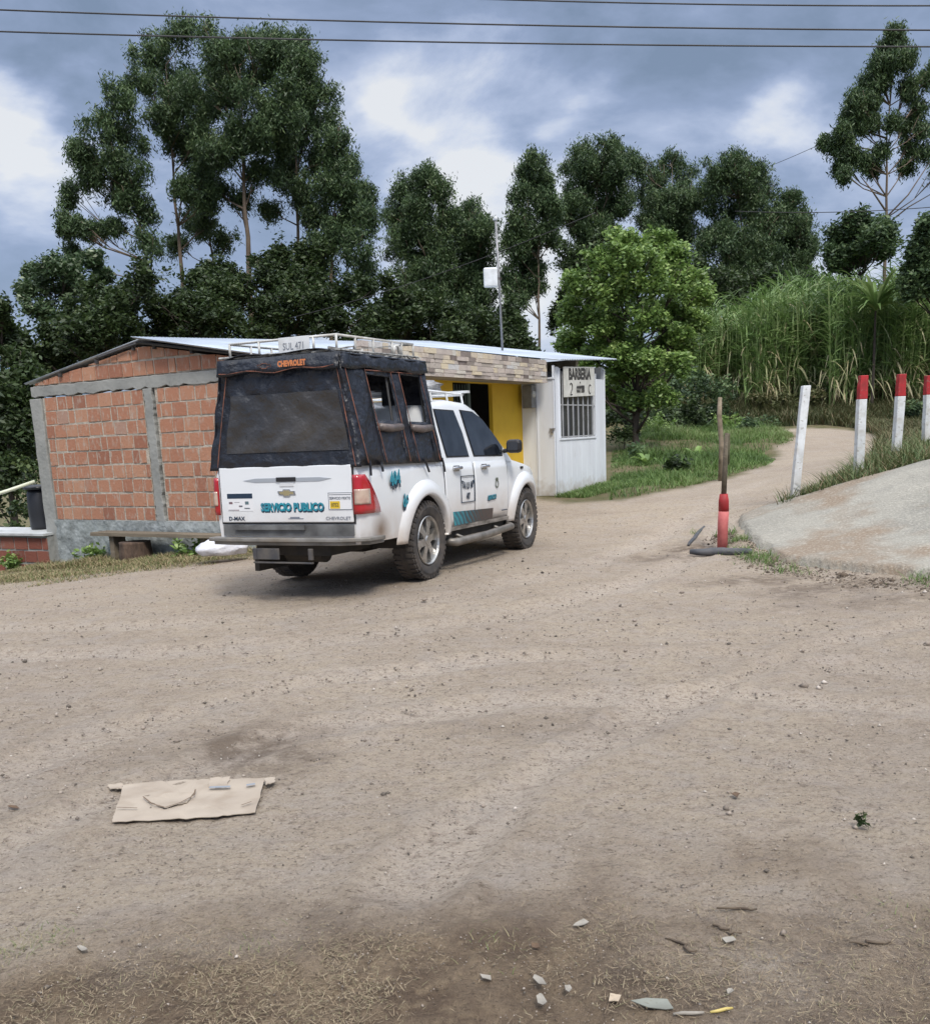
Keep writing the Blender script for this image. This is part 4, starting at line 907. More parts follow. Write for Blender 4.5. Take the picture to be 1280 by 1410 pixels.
def stripe_mat():
    mt = mat('stripe_vinyl', (.02,.25,.30), rough=.4); t = mt.node_tree; ns = t.nodes; lk = t.links.new
    co = ns.new('ShaderNodeTexCoord').outputs['Object']; sx = ns.new('ShaderNodeSeparateXYZ'); lk(co, sx.inputs[0])
    wv = ns.new('ShaderNodeTexWave'); wv.inputs['Scale'].default_value = 5; wv.inputs['Distortion'].default_value = 5; mpp = ns.new('ShaderNodeMapping'); mpp.inputs['Rotation'].default_value = (0, .9, 0); lk(co, mpp.inputs[0]); lk(mpp.outputs[0], wv.inputs[0])
    ma = ns.new('ShaderNodeMath'); ma.operation = 'MULTIPLY_ADD'; lk(wv.outputs['Fac'], ma.inputs[0]); ma.inputs[1].default_value = .45; lk(sx.outputs[0], ma.inputs[2])
    r = ns.new('ShaderNodeValToRGB'); mr = ns.new('ShaderNodeMapRange'); lk(ma.outputs[0], mr.inputs[0]); mr.inputs[1].default_value = .6; mr.inputs[2].default_value = 1.75; lk(mr.outputs[0], r.inputs[0])
    e = r.color_ramp.elements; e[0].color = (.02,.33,.40,1); e[1].color = (.05,.035,.035,1); q = e.new(.45); q.color = (.015,.12,.17,1); q = e.new(.72); q.color = (.03,.035,.04,1)
    lk(r.outputs[0], ns['Principled BSDF'].inputs['Base Color']); return mt
m_ = MB(); m_.grid(20, 3, lambda u, v: (.62+1.13*u+.06*(1-v)*(1-u), -(hw(1, .47+.14*v)+.0105), .475+(.15-.03*u)*v)); m_.build('stripe_decal', stripe_mat(), truck, smooth=True)
m_ = MB(); m_.box(2.0, 2.18, -.80, -.7965, .545, .557); m_.build('small_print', navy, truck)
# mirrors, antenna blob on the wing, front lamp edge
for s in (-1, 1):
    m_ = MB(); m_.box(2.14, 2.26, s*.90-.095, s*.90+.095, 1.215, 1.375); mr_ = m_.build('mirror', mat('mirror_black', (.012,.012,.014), rough=.5), truck, bevel=.045)
    m_ = MB(); m_.tube([(2.2, s*.76, 1.24), (2.2, s*.88, 1.26)], .025, 8); m_.build('arm', seal, mr_)
    m_ = MB(); m_.box(2.134, 2.14, s*.90-.065, s*.90+.065, 1.25, 1.345); m_.build('mirror_glass', mat('mirror_glass', (.05,.055,.065), rough=.08), mr_)
m_ = MB(); m_.box(2.70, 2.79, -.792, -.785, 1.02, 1.05); m_.build('side_marker', seal, truck)
m_ = MB(); m_.box(3.40, 3.50, -.72, .72, .42, .72); m_.build('front_bumper', paint, truck, bevel=.04)

# ---- canvas cover
tarp = mat('canvas_black', (.009,.011,.017), (.016,.019,.028), vs=2.5, rough=.38, bump=(4, .10), spec=.45, layers=[(5,.6,.8,(.035,.035,.042),.4)])
cover = empty('canvas_cover'); cover.parent = truck
def hk(z): return .79-(z-1.17)*.19
ZT = 2.10
def side_strip(x0, x1, z0, z1, s, wr=.006, nx=8, nz=8, sl=0):
    m = MB(); m.grid(nx, nz, lambda u, v: (x0+(x1-x0)*u+sl*v, s*(hk(z0+(z1-z0)*v)+wr*math.sin(u*9+v*5)*math.sin(v*11+u*3)), z0+(z1-z0)*v)); return m
for s in (-1, 1):
    pan = MB()
    for (x0, x1, z0, z1) in ((-1.26,-.83,1.15,2.06),(-.83,-.385,1.15,1.545),(-.83,-.385,1.95,2.06),(-.385,-.18,1.15,2.06),(-.18,.25,1.15,1.545),(-.18,.25,1.99,2.06),(.25,.40,1.15,2.06)):
        q = side_strip(x0, x1, z0, z1, s); pan.add(q.v, q.f)
    pan.build('side_panel', tarp, cover, smooth=True, solid=.006)
# roof of the cover with a sagging top
m_ = MB()
def rooff(u, v):
    x = -1.24+1.68*u; y = -.635+1.27*v; e = min(v, 1-v)*2; z = ZT+.005+.045*min(1, e*3)+.04*u+.012*math.sin(u*14+v*3)*math.sin(v*9); return (x, y, z if 0 < v < 1 else z-.0)
m_.grid(24, 16, rooff); m_.build('roof_panel', tarp, cover, smooth=True, solid=.006)
m_ = MB()
for s in (-1, 1): m_.grid(24, 3, lambda u, v: (-1.255+1.70*u, s*(hk(2.10-.13*v)+.012+.006*math.sin(u*30)), 2.115+.045*u-(.13+.012*math.sin(u*17))*v))
m_.grid(16, 3, lambda u, v: (-1.262-.03*v+.008*math.sin(u*25), -.635+1.27*u, 2.115-(.125+.012*math.sin(u*15)+.02*abs(u-.5))*v)); m_.build('valance', tarp, cover, smooth=True, solid=.006)
# rear curtain around a cloudy window
def rx(z): return -1.275+(z-1.17)*.045
def curtain(y0, y1, z0, z1, nx=10, nz=8, off=0, wr=.018):
    m = MB(); m.grid(nx, nz, lambda u, v: (rx(z0+(z1-z0)*v)-off+wr*math.sin((y0+(y1-y0)*u)*16+math.sin((z0+(z1-z0)*v)*9)*1.5)*math.sin((z0+(z1-z0)*v)*10)*min(1, 8*min(1-(z0+(z1-z0)*v-1.15)/.95, (z0+(z1-z0)*v-1.14)/.95)+.1), (y0+(y1-y0)*u)*hk(z0+(z1-z0)*v)/.79, z0+(z1-z0)*v)); return m
rc_ = MB()
for a in ((-.80, .80, 1.14, 2.06),):
    q = curtain(*a, nx=40, nz=30); rc_.add(q.v, q.f)
rc_.build('rear_curtain', tarp, cover, smooth=True, solid=.004)
wm_ = curtain(-.71, .62, 1.29, 1.80, 44, 20, .009, .014); wm_.build('clear_window', mat('cloudy_plastic', (.026,.027,.031), (.062,.057,.052), vs=1.7, rough=.25, bump=(3.5, .08), spec=.5, sharp=(.35,.7), layers=[(1.3,.5,.75,(.014,.014,.017),.8)]), cover, smooth=True)
orange = mat('orange_thread', (.26,.10,.06), (.03,.018,.018), vs=9, rough=.7)
m_ = MB()
def sp(x, z, s=-1, o=.012): return (x, s*(hk(z)+o), z)
for s in (-1, 1):
    for xa, xb in ((-1.20,-1.14),(-.855,-.80),(-.20,-.14),(-.365,-.33),(.27,.33)): m_.tube([sp(xb, 1.17, s), sp((xa+xb)/2, 1.55, s), sp(xa, 2.0, s)], .0042, 5)
    m_.tube([sp(-.86, 1.985, s), sp(.30, 2.02, s)], .005, 5)
def rp_(y, z): return (rx(z)-.018, y*hk(z)/.79, z)
m_.tube([rp_(.70, 1.17), rp_(.70, 1.6), rp_(.69, 1.97)], .0042, 5); m_.tube([rp_(-.755, 1.15), rp_(-.75, 1.6), rp_(-.745, 2.0)], .0042, 5)
m_.tube([(-1.305, -.60+1.2*i/12, 1.985+.02*abs(i/6-1)-.012*math.sin(i*1.25)) for i in range(13)], .0042, 5)
m_.build('piping', orange, cover)
for s in (-1, 1):
    for (x0, x1) in ((-.82,-.395),(-.17,.245)):
        m_ = MB(); m_.tube([(x0, s*(hk(1.48)+.02), 1.485), ((x0+x1)/2, s*(hk(1.48)+.024), 1.475), (x1, s*(hk(1.48)+.02), 1.49)], [.034,.038,.034], 8)
        m_.build('rolled_flap', mat('rolled_plastic', (.09,.075,.072), (.16,.13,.12), vs=12, rough=.4), cover, smooth=True)
m_ = MB(); m_.grid(2, 2, lambda u, v: (.41, -.62+.50*u, 1.2+.86*v)); m_.grid(2, 2, lambda u, v: (.41, .42+.2*u, 1.2+.86*v)); m_.grid(2, 2, lambda u, v: (.41, -.14+.58*u, 1.90+.16*v)); m_.build('front_panel', tarp, cover, solid=.006)
m_ = MB()
for x in (-1.15, -.40, .30):
    m_.tube([(x, -.70, 1.2), (x, -.60, 2.06), (x, .60, 2.06), (x, .70, 1.2)], .014, 6)
m_.build('frame_hoop', mat('hoop_steel', (.05,.05,.05), rough=.5), cover)
for s in (-1, 1):
    for x, dx, l in ((-1.13, .0, .10), (-.93, .02, .07), (-.06, .10, .10), (.36, .05, .11)):
        m_ = MB(); m_.tube([sp(x, 1.19, s, .02), (x+dx*.5, s*.812, 1.13), (x+dx, s*.812, 1.16-l)], .012, 5); m_.build('strap', tarp, cover)
text('lettering', 'CHEVROLET', .066, (-1.314, -.185, 2.04), U, V3, mat('orange_print', (.55,.19,.07), rough=.6), cover, bold=.0035, sx=.78, ext=.001)
m_ = MB(); m_.tube([(-1.314, .10+u*.75, 2.036+v*.62) for u, v in bow+[bow[0]]], .0045, 5); m_.build('emblem', orange, cover)

# ---- rack above the cover
rack = empty('roof_rack'); rack.parent = truck
rb, rt_ = 2.14, 2.265
m_ = MB(); x0, x1, yy = -1.17, .30, .56
def rz(x): return (x-x0)/(x1-x0)*.05
for z in (rb, rt_):
    m_.tube([(x0, -yy, z), (x1, -yy, z+.05), (x1, yy, z+.05), (x0, yy, z), (x0, -yy, z)], .011, 8)
for x in (x0, -.85, -.52, -.15, .05, x1): 
    for s in (-1, 1): m_.tube([(x, s*yy, rb+rz(x)), (x, s*yy, rt_+rz(x))], .012, 6)
for y in (-.33, .24, .02): 
    for x in (x0, x1): m_.tube([(x, y, rb+rz(x)), (x, y, rt_+rz(x))], .012, 6)
for i in range(9): m_.tube([(x0+(x1-x0)*i/8, -yy, rb+rz(x0+(x1-x0)*i/8)), (x0+(x1-x0)*i/8, yy, rb+rz(x0+(x1-x0)*i/8))], .010, 6)
m_.tube([(-.12, -yy, rb+.04), (-.10, -yy, rt_+.0), (-.03, -yy, rt_+.01), (.0, -yy, rb+.05)], .016, 6)
m_.build('rail', mat('worn_white_tube', (.60,.61,.60), (.36,.35,.32), vs=9, rough=.6), rack, smooth=True)
m_ = MB(); m_.box(-1.192, -1.182, -.30, .02, rb-.03, rt_+.012); pl_ = m_.build('number_plate', white_metal, rack, bevel=.003)
text('lettering', 'SUL 471', .085, (-1.194, -.14, (rb+rt_)/2-.005), U, V3, greyv, pl_, sx=.78, ext=.0008)
# crumpled cord and sheet lashed at the foot of the rack
m_ = MB(); rr3 = random.Random(4); m_.tube([(x0-.03, -.6, 2.135), (x0-.03, .5, 2.135)], .008, 5); m_.tube([(x0-.03, -.6, 2.135), (.35, -.585, 2.145+rz(.3))], .008, 5)
for k in range(14):
    y = rr3.uniform(-.6, .5); m_.tube([(x0-.06+rr3.uniform(0, .05), y, 2.11+rr3.uniform(0, .03)), (x0-.03, y+rr3.uniform(-.15, .15), 2.14), (x0+rr3.uniform(0, .2), y+rr3.uniform(-.3, .3), 2.155)], rr3.uniform(.006, .014), 5)
for k in range(18):
    x = rr3.uniform(x0, .35); m_.tube([(x, -.60, 2.10+rz(x)), (x+rr3.uniform(-.12, .12), -.58, 2.14+rz(x)), (x+rr3.uniform(-.2, .2), -.5, 2.155+rz(x))], rr3.uniform(.006, .014), 5)
m_.build('lashing', mat('dirty_cord', (.42,.42,.40), (.12,.12,.12), vs=14, rough=.8), rack)
# load on the cab roof
cr_ = empty('cab_rack'); cr_.parent = truck
m_ = MB()
m_.tube([(.52, -.58, 1.875), (1.45, -.58, 1.875), (1.45, .58, 1.875), (.52, .58, 1.875), (.52, -.58, 1.875)], .016, 6)
for x in (.6, 1.0, 1.4):
    m_.tube([(x, -.58, 1.875), (x, .58, 1.875)], .012, 6)
    for s in (-1, 1): m_.tube([(x, s*.58, 1.875), (x, s*.60, 1.77)], .012, 6)
m_.box(1.40, 1.47, -.66, .3, 1.89, 1.915)
m_.build('rail', white_metal, cr_)
ld = blob('tarp_bundle', (0, 0, 0), (.42, .44, .10), mat('load_tarp', (.40,.41,.43), (.10,.10,.11), vs=6, rough=.7, bump=(8, .03)), None, None, f=7, amp=.16, seed=5)
ld.location = TO+tf*.93+tl*(-.05)+tu*1.945; ld.rotation_euler = truck.rotation_euler
tag(ld, 'folded grey and white tarpaulin bundle lying on the rack over the pickup cab', 'tarpaulin')
# ------------------------------------------------------------------ posts, stump, tyre strip
postp = mat('post_white', (.72,.75,.77), (.55,.57,.58), vs=9, rough=.6, layers=[(5,.52,.72,(.36,.33,.27),.75),(22,.6,.7,(.25,.22,.18),.7)]); postr = mat('post_red', (.42,.018,.025), (.26,.02,.022), vs=9, rough=.65, layers=[(16,.58,.72,(.30,.20,.17),.7)])
mud_splash(postp, -.05, .45, (.27,.22,.16))
def post(bpx, tpx, Y, wd_, cap, label):
    b = at(*bpx, Y); t = at(*tpx, Y); b = np.array([b[0], b[1], gz(b[0], b[1])-.25]); o = empty('fence_post', (b[0], b[1], b[2]+.25)); tag(o, label, 'post', 'painted fence posts along the track')
    v = t-b; o0 = np.array(o.location); k = 1-cap
    def stick(m, a, c, w1, w2):
        n = 5; pts = [(b+v*(a+(c-a)*i/n)-o0+np.array([random.uniform(-.004, .004), 0, 0])) for i in range(n+1)]
        vs = []
        for i, p in enumerate(pts):
            ww_ = w1+(w2-w1)*i/n
            for dx, dy in ((-1, -1), (1, -1), (1, 1), (-1, 1)): vs.append((p[0]+dx*ww_/2+random.uniform(-.004, .004), p[1]+dy*ww_/2, p[2]))
        fs_ = [(i*4+j, i*4+(j+1) % 4, (i+1)*4+(j+1) % 4, (i+1)*4+j) for i in range(n) for j in range(4)]+[(0,1,2,3),(n*4,n*4+1,n*4+2,n*4+3)]
        m.add(vs, fs_)
    m = MB(); stick(m, 0, k, wd_*.95, wd_); m.build('shaft', postp, o, bevel=.008)
    if cap: m = MB(); stick(m, k+.001, 1, wd_*1.02, wd_*.93); m.build('red_tip', postr, o, bevel=.008)
post((1091,690), (1109,531), 12.7, .105, 0, 'all white leaning fence post, the only one without a red tip')
post((1180,668), (1188,517), 13.6, .115, .19, 'white fence post with red tip, next after the plain white post')
post((1232,642), (1241,515), 15.5, .125, .21, 'white fence post with red tip, between two other red tipped posts')
post((1275,620), (1279,517), 17.5, .14, .22, 'white fence post with red tip at the right edge, farthest up the track')
g0 = ground(994, 755); st_ = empty('marker_stump', g0); tag(st_, 'short stump painted red over pink with a dry stick rising from it', 'stump')
s1 = 1/FPX*g0[1]
def off(px, py, Y=g0[1]): return at(px, py, Y)-g0
m = MB(); m.tube([off(994, 760), off(995, 720), off(996, 704)], [.060, .060, .060], 10); m.build('pink_base', mat('faded_red', (.55,.16,.15), (.42,.10,.10), vs=10, rough=.7), st_, smooth=True)
m = MB(); m.tube([off(996, 704), off(996, 690), off(996, 680)], [.060, .058, .046], 10); m.build('red_top', postr, st_, smooth=True)
m = MB(); m.tube([off(996, 682), off(998, 640), off(1000, 596)], [.032, .030, .024], 8); m.tube([off(1003, 640), off(1004, 597)], .008, 5); m.build('stick', mat('grey_stick', (.13,.11,.08), (.08,.065,.045), vs=12, rough=.9, bump=(40, .01)), st_, smooth=True)
g1 = ground(992, 662); q = at(992, 662, g1[1])
m = MB(); m.tube([q, at(993, 610, g1[1]), at(990, 572, g1[1]), at(991, 547, g1[1])], [.055, .05, .05, .04], 8)
tag(m.build('dead_stick', mat('pale_stick', (.28,.23,.17), (.16,.13,.09), vs=8, rough=.9), smooth=True), 'bare pale wooden stake standing in the grass behind the red stump', 'stake')
def lie(name, a, b, rad, mtl, label, cat, h=.02, n=8, wav=.02, flat=.35):
    A, B = ground(*a), ground(*b); pts = []
    for i in range(n+1):
        p = A+(B-A)*i/n; x, y = p[0]+random.uniform(-wav, wav)*.5, p[1]+random.uniform(-wav, wav)*.5; pts.append((x, y, gz(x, y)+h+random.uniform(0, .3*wav)))
    m = MB(); m.tube(pts, [rad*(.6+.4*math.sin(math.pi*i/n)) for i in range(n+1)], 7); return tag(m.build(name, mtl, smooth=True), label, cat)
lie('rubber_strip', (950,764), (1035,763), .05, mat('old_rubber', (.045,.05,.06), (.09,.09,.095), vs=8, rough=.7), 'piece of old black tyre rubber lying at the foot of the red stump', 'rubber', h=.03)
lie('rubber_strip', (948,752), (968,727), .028, MC['old_rubber'], 'thin dark rubber strip lying in the dirt left of the red stump', 'rubber', h=.01)

# ------------------------------------------------------------------ cardboard and litter
def flat_piece(name, pts, mtl, label, cat, th_=.006, lift=.012, curl=.012, nsub=7):
    P = [ground(*p) for p in pts]; c = sum(P)/len(P); m = MB(); n = len(P)
    out_ = []
    for i in range(n):
        for s in range(nsub):
            q = P[i]+(P[(i+1) % n]-P[i])*s/nsub; q = q+(np.array([random.uniform(-1, 1), random.uniform(-1, 1), 0])*.0045 if s else 0)
            out_.append(np.array([q[0], q[1], gz(q[0], q[1])+lift+random.uniform(0, curl)])-c)
    k = len(out_); ctr = np.array([0, 0, gz(c[0], c[1])+lift-c[2]])
    vs = [tuple(p) for p in out_]+[tuple(ctr)]+[(p[0], p[1], p[2]-th_) for p in out_]+[(ctr[0], ctr[1], ctr[2]-th_)]
    fs_ = [(i, (i+1) % k, k) for i in range(k)]+[(k+1+(i+1) % k, k+1+i, 2*k+1) for i in range(k)]+[(i, k+1+i, k+1+(i+1) % k, (i+1) % k) for i in range(k)]
    m.add(vs, fs_); o = m.build(name, mtl); o.location = c; 
    if label: tag(o, label, cat)
    return o
cardm = mat('cardboard', (.37,.315,.255), (.30,.25,.20), vs=4, rough=.9, layers=[(9,.52,.75,(.25,.20,.15),.7),(2.5,.55,.7,(.44,.38,.31),.6)], bump=(12, .008))
cg = ground(265, 1108); cb_ = empty('cardboard_sheet', cg); tag(cb_, 'torn flattened sheet of brown cardboard lying on the dirt', 'cardboard')
for nm, pts, lift in (('panel', [(155,1138),(170,1086),(205,1082),(262,1079),(290,1078),(366,1077),(352,1124),(300,1130),(225,1134)], .016),
                      ('torn_flap', [(205,1110),(232,1098),(268,1098),(258,1112),(228,1120)], .021), ('torn_flap', [(366,1078),(380,1077),(378,1084),(366,1087)], .022), ('torn_flap', [(148,1084),(170,1082),(168,1089),(152,1090)], .01),
                      ('torn_flap', [(290,1078),(318,1076),(312,1090),(288,1090)], .021)):
    o = flat_piece(nm, pts, cardm, None, None, lift=lift, curl=.004, th_=.003); o.parent = cb_; o.location = Vector(o.location)-Vector(cg)
def crack(pts, w_=.006, lift=.03):
    m = MB(); P = [ground(*p) for p in pts]
    for a, b in zip(P, P[1:]):
        d = (b-a)[:2]; d /= np.linalg.norm(d)+1e-9; nx_ = np.array([-d[1], d[0]])*w_/2
        m.quad(*[(p[0]+s*nx_[0]-cg[0], p[1]+s*nx_[1]-cg[1], gz(p[0], p[1])+lift-cg[2]) for p, s in ((a, -1), (b, -1), (b, 1), (a, 1))])
    return m
tear = mat('torn_edge', (.13,.09,.06), rough=.95)
for pp_ in ([(198,1106),(210,1116),(228,1121),(250,1114),(268,1104),(270,1096)], [(162,1121),(190,1122)], [(333,1118),(347,1113)]): crack(pp_).build('tear', tear, cb_)
for pp_ in ([(289,1093),(318,1092)], [(340,1090),(352,1088)]): crack(pp_, .02, .030).build('print_mark', mat('blue_print', (.22,.24,.27), rough=.9), cb_)
chip = mat('pale_chip', (.31,.285,.245), (.19,.17,.145), vs=20, rough=.8); slate = mat('slate', (.22,.23,.20), (.14,.14,.12), vs=8, rough=.8); dleaf = mat('dead_leaf', (.13,.08,.045), (.07,.045,.03), vs=20, rough=.85); twm = mat('twig', (.07,.05,.035), (.13,.10,.07), vs=20, rough=.9); yelp = mat('yellow_plastic', (.48,.38,.12), rough=.5)
def chipat(x, y, w_, h_, mtl, label, cat, name='chip', a=0):
    ca, sa = math.cos(a), math.sin(a); pts = []
    for u, v in ((-.5,-.2),(-.2,-.5),(.35,-.45),(.5,.1),(.1,.5),(-.4,.35)):
        u = u*.62+random.uniform(-.12, .12); v = v*.6+random.uniform(-.12, .12); pts.append((x+(u*w_*ca-v*h_*sa), y+(u*w_*sa+v*h_*ca)))
    return flat_piece(name, pts, mtl, label, cat, th_=.002, lift=.012, curl=.006, nsub=1)
rimP = [ground(*p)[:2] for p in ((1000,735),(1012,745),(1045,768),(1080,784),(1160,799),(1290,808))]
def clods():
    n = 2600; i = rng.integers(0, 5, n); t = rng.uniform(0, 1, n); A_ = np.array(rimP); q = A_[i]+(A_[i+1]-A_[i])*t[:, None]+rng.normal(0, .13, (n, 2)); x, y = q.T; s_ = np.exp(rng.normal(math.log(.009), .5, n)); z = terr(x, y)
    base = np.array([(1,0,0),(-1,0,0),(0,1,0),(0,-1,0),(0,0,.7),(0,0,-.6)], float); V = base[None]*s_[:, None, None]*rng.uniform(.5, 1.4, (n, 6, 1))+np.stack([x, y, z], -1)[:, None]
    f = np.array([(0,2,4),(2,1,4),(1,3,4),(3,0,4),(2,0,5),(1,2,5),(3,1,5),(0,3,5)]); F = (np.arange(n)*6)[:, None, None]+f[None]
    tag(np_mesh('dirt_clods', V.reshape(-1, 3), F.reshape(-1, 3), mat('clod', (0,0,0), tint=[(.05,.04,.03),(.12,.09,.065),(.22,.18,.14)], rough=.95), tint=np.repeat(rng.uniform(0, 1, n), 8)), kind='stuff')
clods()
chipat(801,1277,38,13,chip,'pale ragged paper scrap on the dirt, above the bare brown patch at bottom centre','paper','paper_scrap',-.3)
chipat(846,1381,24,22,mat('tan_chip',(.42,.34,.25),rough=.8),'small tan chip at the left end of the flat grey slate','chip',a=.4)
chipat(905,1391,95,26,slate,'large flat grey slate fragment at the bottom edge','stone','stone_flake',.05)
chipat(742,1356,34,14,chip,'grey white scrap of plastic left of the tan chip, upper one','plastic scrap','plastic_scrap',.5)
chipat(745,1382,26,22,chip,'crumpled pale scrap at the bottom edge, lower one left of the tan chip','plastic scrap','plastic_scrap',1.0)
chipat(782,1367,13,18,chip,'tiny upright pale chip midway between the crumpled scrap and the tan chip','chip')
chipat(668,1352,26,11,chip,'faint pale flake farthest left of the scraps by the slate','chip','chip',.2)
chipat(1004,1300,26,11,chip,'pale chip lying just below the short dark stick','chip')
chipat(112,1311,24,10,chip,'pale bluish scrap in the straw at the lower left','plastic scrap','plastic_scrap',.3)
chipat(1005,1372,14,12,chip,'small pale chip right of the slate above the yellow strip','chip')
chipat(1012,1098,22,9,dleaf,'curled dark brown dead leaf on the open dirt at right','leaf','dead_leaf',.3)
chipat(736,1308,18,12,dleaf,'dark dead leaf beside the straw at bottom centre','leaf','dead_leaf',.2)
chipat(20,1116,24,7,dleaf,'black scrap on the dirt at the left edge beside the cardboard','scrap','dark_scrap',.1)
lie('twig', (990,1257), (1042,1259), .0045, twm, 'bent brown twig lying above the other sticks at lower right', 'twig', h=.012)
lie('twig', (978,1279), (1020,1294), .0045, twm, 'short dark stick lying just above a pale chip', 'twig', h=.012)
lie('twig', (1168,1305), (1226,1305), .0045, twm, 'straight brown twig nearest the right edge', 'twig', h=.012)
lie('twig', (920,1298), (962,1318), .0045, twm, 'thin slanting twig left of the short dark stick', 'twig', h=.012)
lie('yellow_strip', (978,1398), (1008,1392), .005, yelp, 'small yellow plastic strip at the bottom edge', 'plastic strip', h=.008, n=3, wav=.002)
lie('white_stick', (926,1403), (968,1400), .0055, chip, 'pale peeled stick at the bottom edge below the slate', 'stick', h=.012, n=3, wav=.004)
q = ground(1186, 1140)
V, F, T = _crown([((q[0], q[1], q[2]+.03), (.016, .016, .024))], 6000, .03, .4, .012, 8); tag(np_mesh('bug_leaf_ball', V, F, leaf_deep, tint=T), 'tiny dark green leaf ball standing in for a blurred bug on the dirt at right', 'weed')  # ball of leaves made up in place of a small blurred bug

# gravel and straw
def gravel():
    n = 32000; th_ = rng.uniform(R_(-32), R_(34), n); r = 1.7*np.exp(rng.uniform(0, 1, n)*math.log(15/1.7)); x = r*np.sin(th_); y = r*np.cos(th_)
    k = inside(x, y, road_poly); x, y, r = x[k], y[k], r[k]; n = len(x); z = terr(x, y)
    s = np.exp(rng.normal(math.log(.0025), .5, n))*np.clip(r/3, .8, 2.2); s = np.where(rng.uniform(size=n) < .012, s*1.7, s)
    base = np.array([(1,0,0),(-1,0,0),(0,1,0),(0,-1,0),(0,0,.75),(0,0,-.6)], float)
    V = base[None]*s[:, None, None]*rng.uniform(.6, 1.3, (n, 6, 1)); a = rng.uniform(0, 6.28, n); ca, sa = np.cos(a)[:, None], np.sin(a)[:, None]
    vx = V[..., 0]*ca-V[..., 1]*sa*.8; vy = V[..., 0]*sa+V[..., 1]*ca*.8; V = np.stack([vx+x[:, None], vy+y[:, None], V[..., 2]+(z+s*.15)[:, None]], -1)
    f = np.array([(0,2,4),(2,1,4),(1,3,4),(3,0,4),(2,0,5),(1,2,5),(3,1,5),(0,3,5)]); F = (np.arange(n)*6)[:, None, None]+f[None]
    tag(np_mesh('gravel', V.reshape(-1, 3), F.reshape(-1, 3), stone_m, tint=np.repeat(np.clip(rng.normal(.38, .28, n), 0, 1), 8), smooth=False), kind='stuff')
gravel()
def straw():
    n = 90000; th_ = rng.uniform(R_(-33), R_(34), n); r = rng.uniform(1.75, 3.6, n); x = r*np.sin(th_); y = r*np.cos(th_)
    pr_ = np.clip((3.0-r)/.5, 0, 1)*np.clip(2.2*(vnoise(x, y, 2.1, 31)*.6+vnoise(x, y, 7, 32)*.4-.40), .03, 1)*np.where(x < -.2, 1.3, .75)
    k = rng.uniform(size=n) < pr_; x, y = x[k], y[k]; n = len(x); z = terr(x, y)
    a = rng.uniform(0, 6.28, n); l = rng.uniform(.006, .026, n)*np.where(rng.uniform(size=n) < .08, 2, 1); lift = rng.uniform(0, .4, n)*l; w_ = rng.uniform(.0005, .0011, n)
    d = np.c_[np.cos(a), np.sin(a)]; p = np.c_[-d[:, 1], d[:, 0]]; V = np.zeros((n, 3, 2, 3))
    for i, t in enumerate((0, .5, 1)):
        bend_ = (rng.normal(size=n)*.02*l)*(t*(1-t)*4)
        for s in (0, 1):
            V[:, i, s, :2] = np.c_[x, y]+d*(l*(t-.5))[:, None]+p*(bend_+(s*2-1)*w_*(1 if t < 1 else .3))[:, None]; V[:, i, s, 2] = z+.006+lift*t+.004
    I = (np.arange(n)*6)[:, None]; F = np.concatenate([np.stack([I+2*i, I+2*i+1, I+2*i+3, I+2*i+2], -1) for i in range(2)], 1).reshape(-1, 4)
    tag(np_mesh('dry_straw', V.reshape(-1, 3), F, straw_m, tint=np.repeat(rng.uniform(0, 1, n), 2)), kind='stuff')
straw()
def tuft_pts(lst, n):
    P = []
    for px, py, rr_, k in lst:
        g = ground(px, py); m_ = max(3, int(n*k)); P.append(np.c_[g[0]+rng.normal(0, rr_, m_), g[1]+rng.normal(0, rr_, m_)])
    return np.vstack(P)
P = tuft_pts([(40,1300,.07,.7),(75,1296,.05,.3),(362,1306,.05,.3),(690,1304,.06,.3),(15,1312,.05,.4),(985,775,.12,.3),(1050,775,.12,.3),(1250,1270,.1,.3)], 160)
tag(blades('rim_weeds', tuft_pts([(1015,762,.09,1),(1040,768,.10,1),(1052,775,.08,.8),(1000,735,.08,.5),(1075,785,.09,.5),(1020,745,.07,.8),(1275,800,.12,1),(1110,790,.06,.2),(958,735,.05,.15)], 150), (.03, .14), (.004, .010), grass_m, bend=.8, tilt=.9), kind='stuff')
tag(blades('grass_tufts', P, (.01, .03), (.0015, .003), MC['grass_tuft'] if 'grass_tuft' in MC else mat('grass_tuft', (0,0,0), tint=[(.08,.12,.03),(.13,.17,.05),(.22,.20,.10),(.28,.24,.13)], rough=.7), bend=.9, tilt=1.2), kind='stuff')

# ------------------------------------------------------------------ grass, weeds, cane
gp = poly_world([(838,690),(850,686),(900,680),(960,667),(1010,654),(1060,640),(1068,633),(1050,624),(1070,616),(1094,606),(1090,598),(1070,590),(1000,582),(930,590),(870,598),(842,620)])
P = scatter(gp, 46000, lambda a, b: rng.uniform(size=a.shape) < np.clip(3.2*(vnoise(a, b, .9, 46)*.6+vnoise(a, b, 2.6, 47)*.4-.30), .10, 1)); hz = .35+1.5*vnoise(P[:, 0], P[:, 1], .5, 41)**1.5+1.6*np.clip(vnoise(P[:, 0], P[:, 1], 1.3, 43)-.62, 0, 1)*3
tag(blades('roadside_grass', P, (.07, .30), (.008, .018), grass_m, bend=.8, tilt=.5, hz=hz*np.clip(-pdist(P[:, 0], P[:, 1], gp)/1.0+.25, .25, 1), tint=np.clip(rng.normal(.42, .25, len(P))+(vnoise(P[:, 0], P[:, 1], .4, 42)-.5)*1.0-.04+(vnoise(P[:, 0], P[:, 1], 1.7, 45)-.5)*.4, 0, 1)), kind='stuff')
